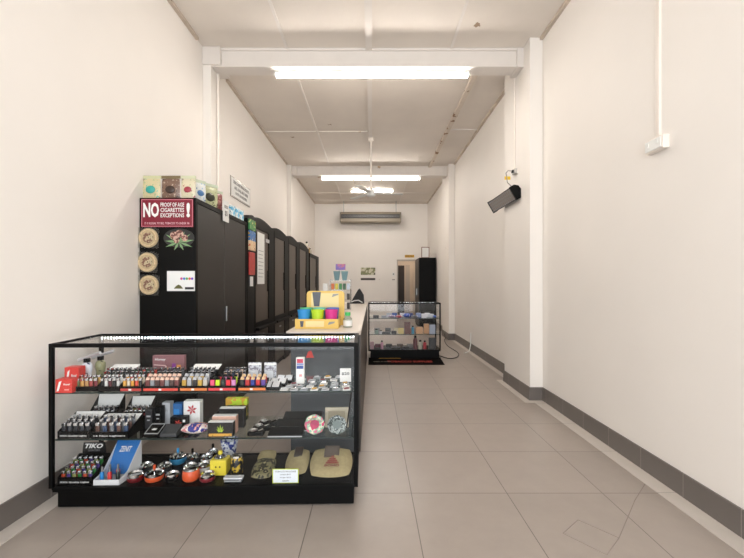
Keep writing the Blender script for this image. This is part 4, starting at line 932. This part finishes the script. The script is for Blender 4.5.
for k, (px, cc, nm) in enumerate(((378, '#6a3a48', 'plum'), (389, '#33302e', 'black'), (400, '#5a4a3c', 'brown'), (410, '#787470', 'grey'))):
    fitem(px, .28, .15, .11, .06, .07, cc, '%s carton in the rear row on the far case floor' % nm)
for a in ((392, .12, .70, .13, .05, .14, '#8d7aa0', 'lilac print soft pack on the far case top shelf'), (399, .08, .70, .12, .05, .12, '#b84a5c', 'red print soft pack on the far case top shelf'), (407, .12, .70, .13, .08, .14, '#2f56b8', 'blue print soft pack on the far case top shelf'), (415, .10, .70, .12, .05, .14, '#5a5f6c', 'grey print soft pack on the far case top shelf'), (435, .08, .70, .06, .05, .1, '#4a70c0', 'small blue pack at the right end of the far top shelf')): fitem(*a, kind='bag')
for a in ((415.5, .08, .15, .075, .24, .0, '#5a2a30', 'tall maroon bottle on the far case floor'), (420.5, .08, .15, .075, .16, .0, '#a9a79a', 'silver tin bottle next to the maroon one'), (425, .10, .15, .06, .15, 0, '#a0303a', 'red bottle right of the silver one'), (382, .1, .15, .05, .15, 0, '#b07a90', 'pink bottle at the left of the far case floor'), (413, .12, .42, .05, .14, 0, '#4a93b5', 'light blue bottle on the far middle shelf'), (376.5, .12, .42, .07, .08, 0, '#8fa39a', 'grey green jar at the left of the far middle shelf'), (381, .1, .42, .06, .06, 0, '#c9ccd0', 'white jar at the left of the far middle shelf')): fitem(*a, kind='bottle')
fm = P(441, 365, 0); yy0, yy1 = fm.y, OY2-.02
mat('mat_black', '#0e0d0d', .8, bump=.3, bscale=150).node_tree.nodes['Principled BSDF'].inputs['Specular IOR Level'].default_value = .05
t = thing('floor_mat', 'black floor mat with red and yellow print before the far display case', 'mat', (0, 0, 0))
MB().prism([(-.06, yy0), (1.17, yy0), (1.20, yy1+.1), (-.06, yy1+.1)], .0005, .009, 'z').build('mat_base', mat('mat_black', '#0e0d0d', .8, bump=.3, bscale=150), t)
text('TOBACCO SUPPLIES', .75, .13, mat('mat_red', '#c8453c', .8), t, (.63, yy0+.23, .0098), lay=0, bold=.02)
box(.12, .50, yy0+.50, yy0+.56, .009, .0098).build('yellow_band', mat('mat_yellow', '#dcb052', .8), t)
text('WELCOME', .3, .045, colr('#9a9488'), t, (.17, yy0+.22, .0098), lay=0)

# cords on the floor
pts = [(1.20, 7.05, .008), (1.34, 6.75, .008), (1.52, 6.9, .008), (1.62, 7.35, .008), (1.58, 8.1, .008), (1.66, 8.9, .008), (1.70, 9.0, .03), (1.72, 9.2, .12)]
def smooth_pts(p, n=6):
    p = [Vector(q) for q in p]; o = []
    for i in range(len(p)-1):
        a, b, c_, d_ = p[max(i-1, 0)], p[i], p[i+1], p[min(i+2, len(p)-1)]
        for k in range(n):
            t_ = k/n; o.append(.5*((2*b)+(c_-a)*t_+(2*a-5*b+4*c_-d_)*t_*t_+(3*b-a-3*c_+d_)*t_**3))
    return o+[p[-1]]
tag(MB().tube(smooth_pts(pts), .008, 8).build('power_cord', mat('cord_dark', '#3a3532', .5), smooth=True), 'dark power cord curving over the floor right of the far case', 'cord')
pts = [(1.895, 7.45, .36), (1.893, 7.45, .16), (1.86, 7.42, .03), (1.80, 7.36, .008), (1.74, 7.30, .008)]
tag(MB().tube(smooth_pts(pts), .010, 8).build('white_lead', WHITE, smooth=True), 'short white lead dropping down the right wall to the floor', 'cord')
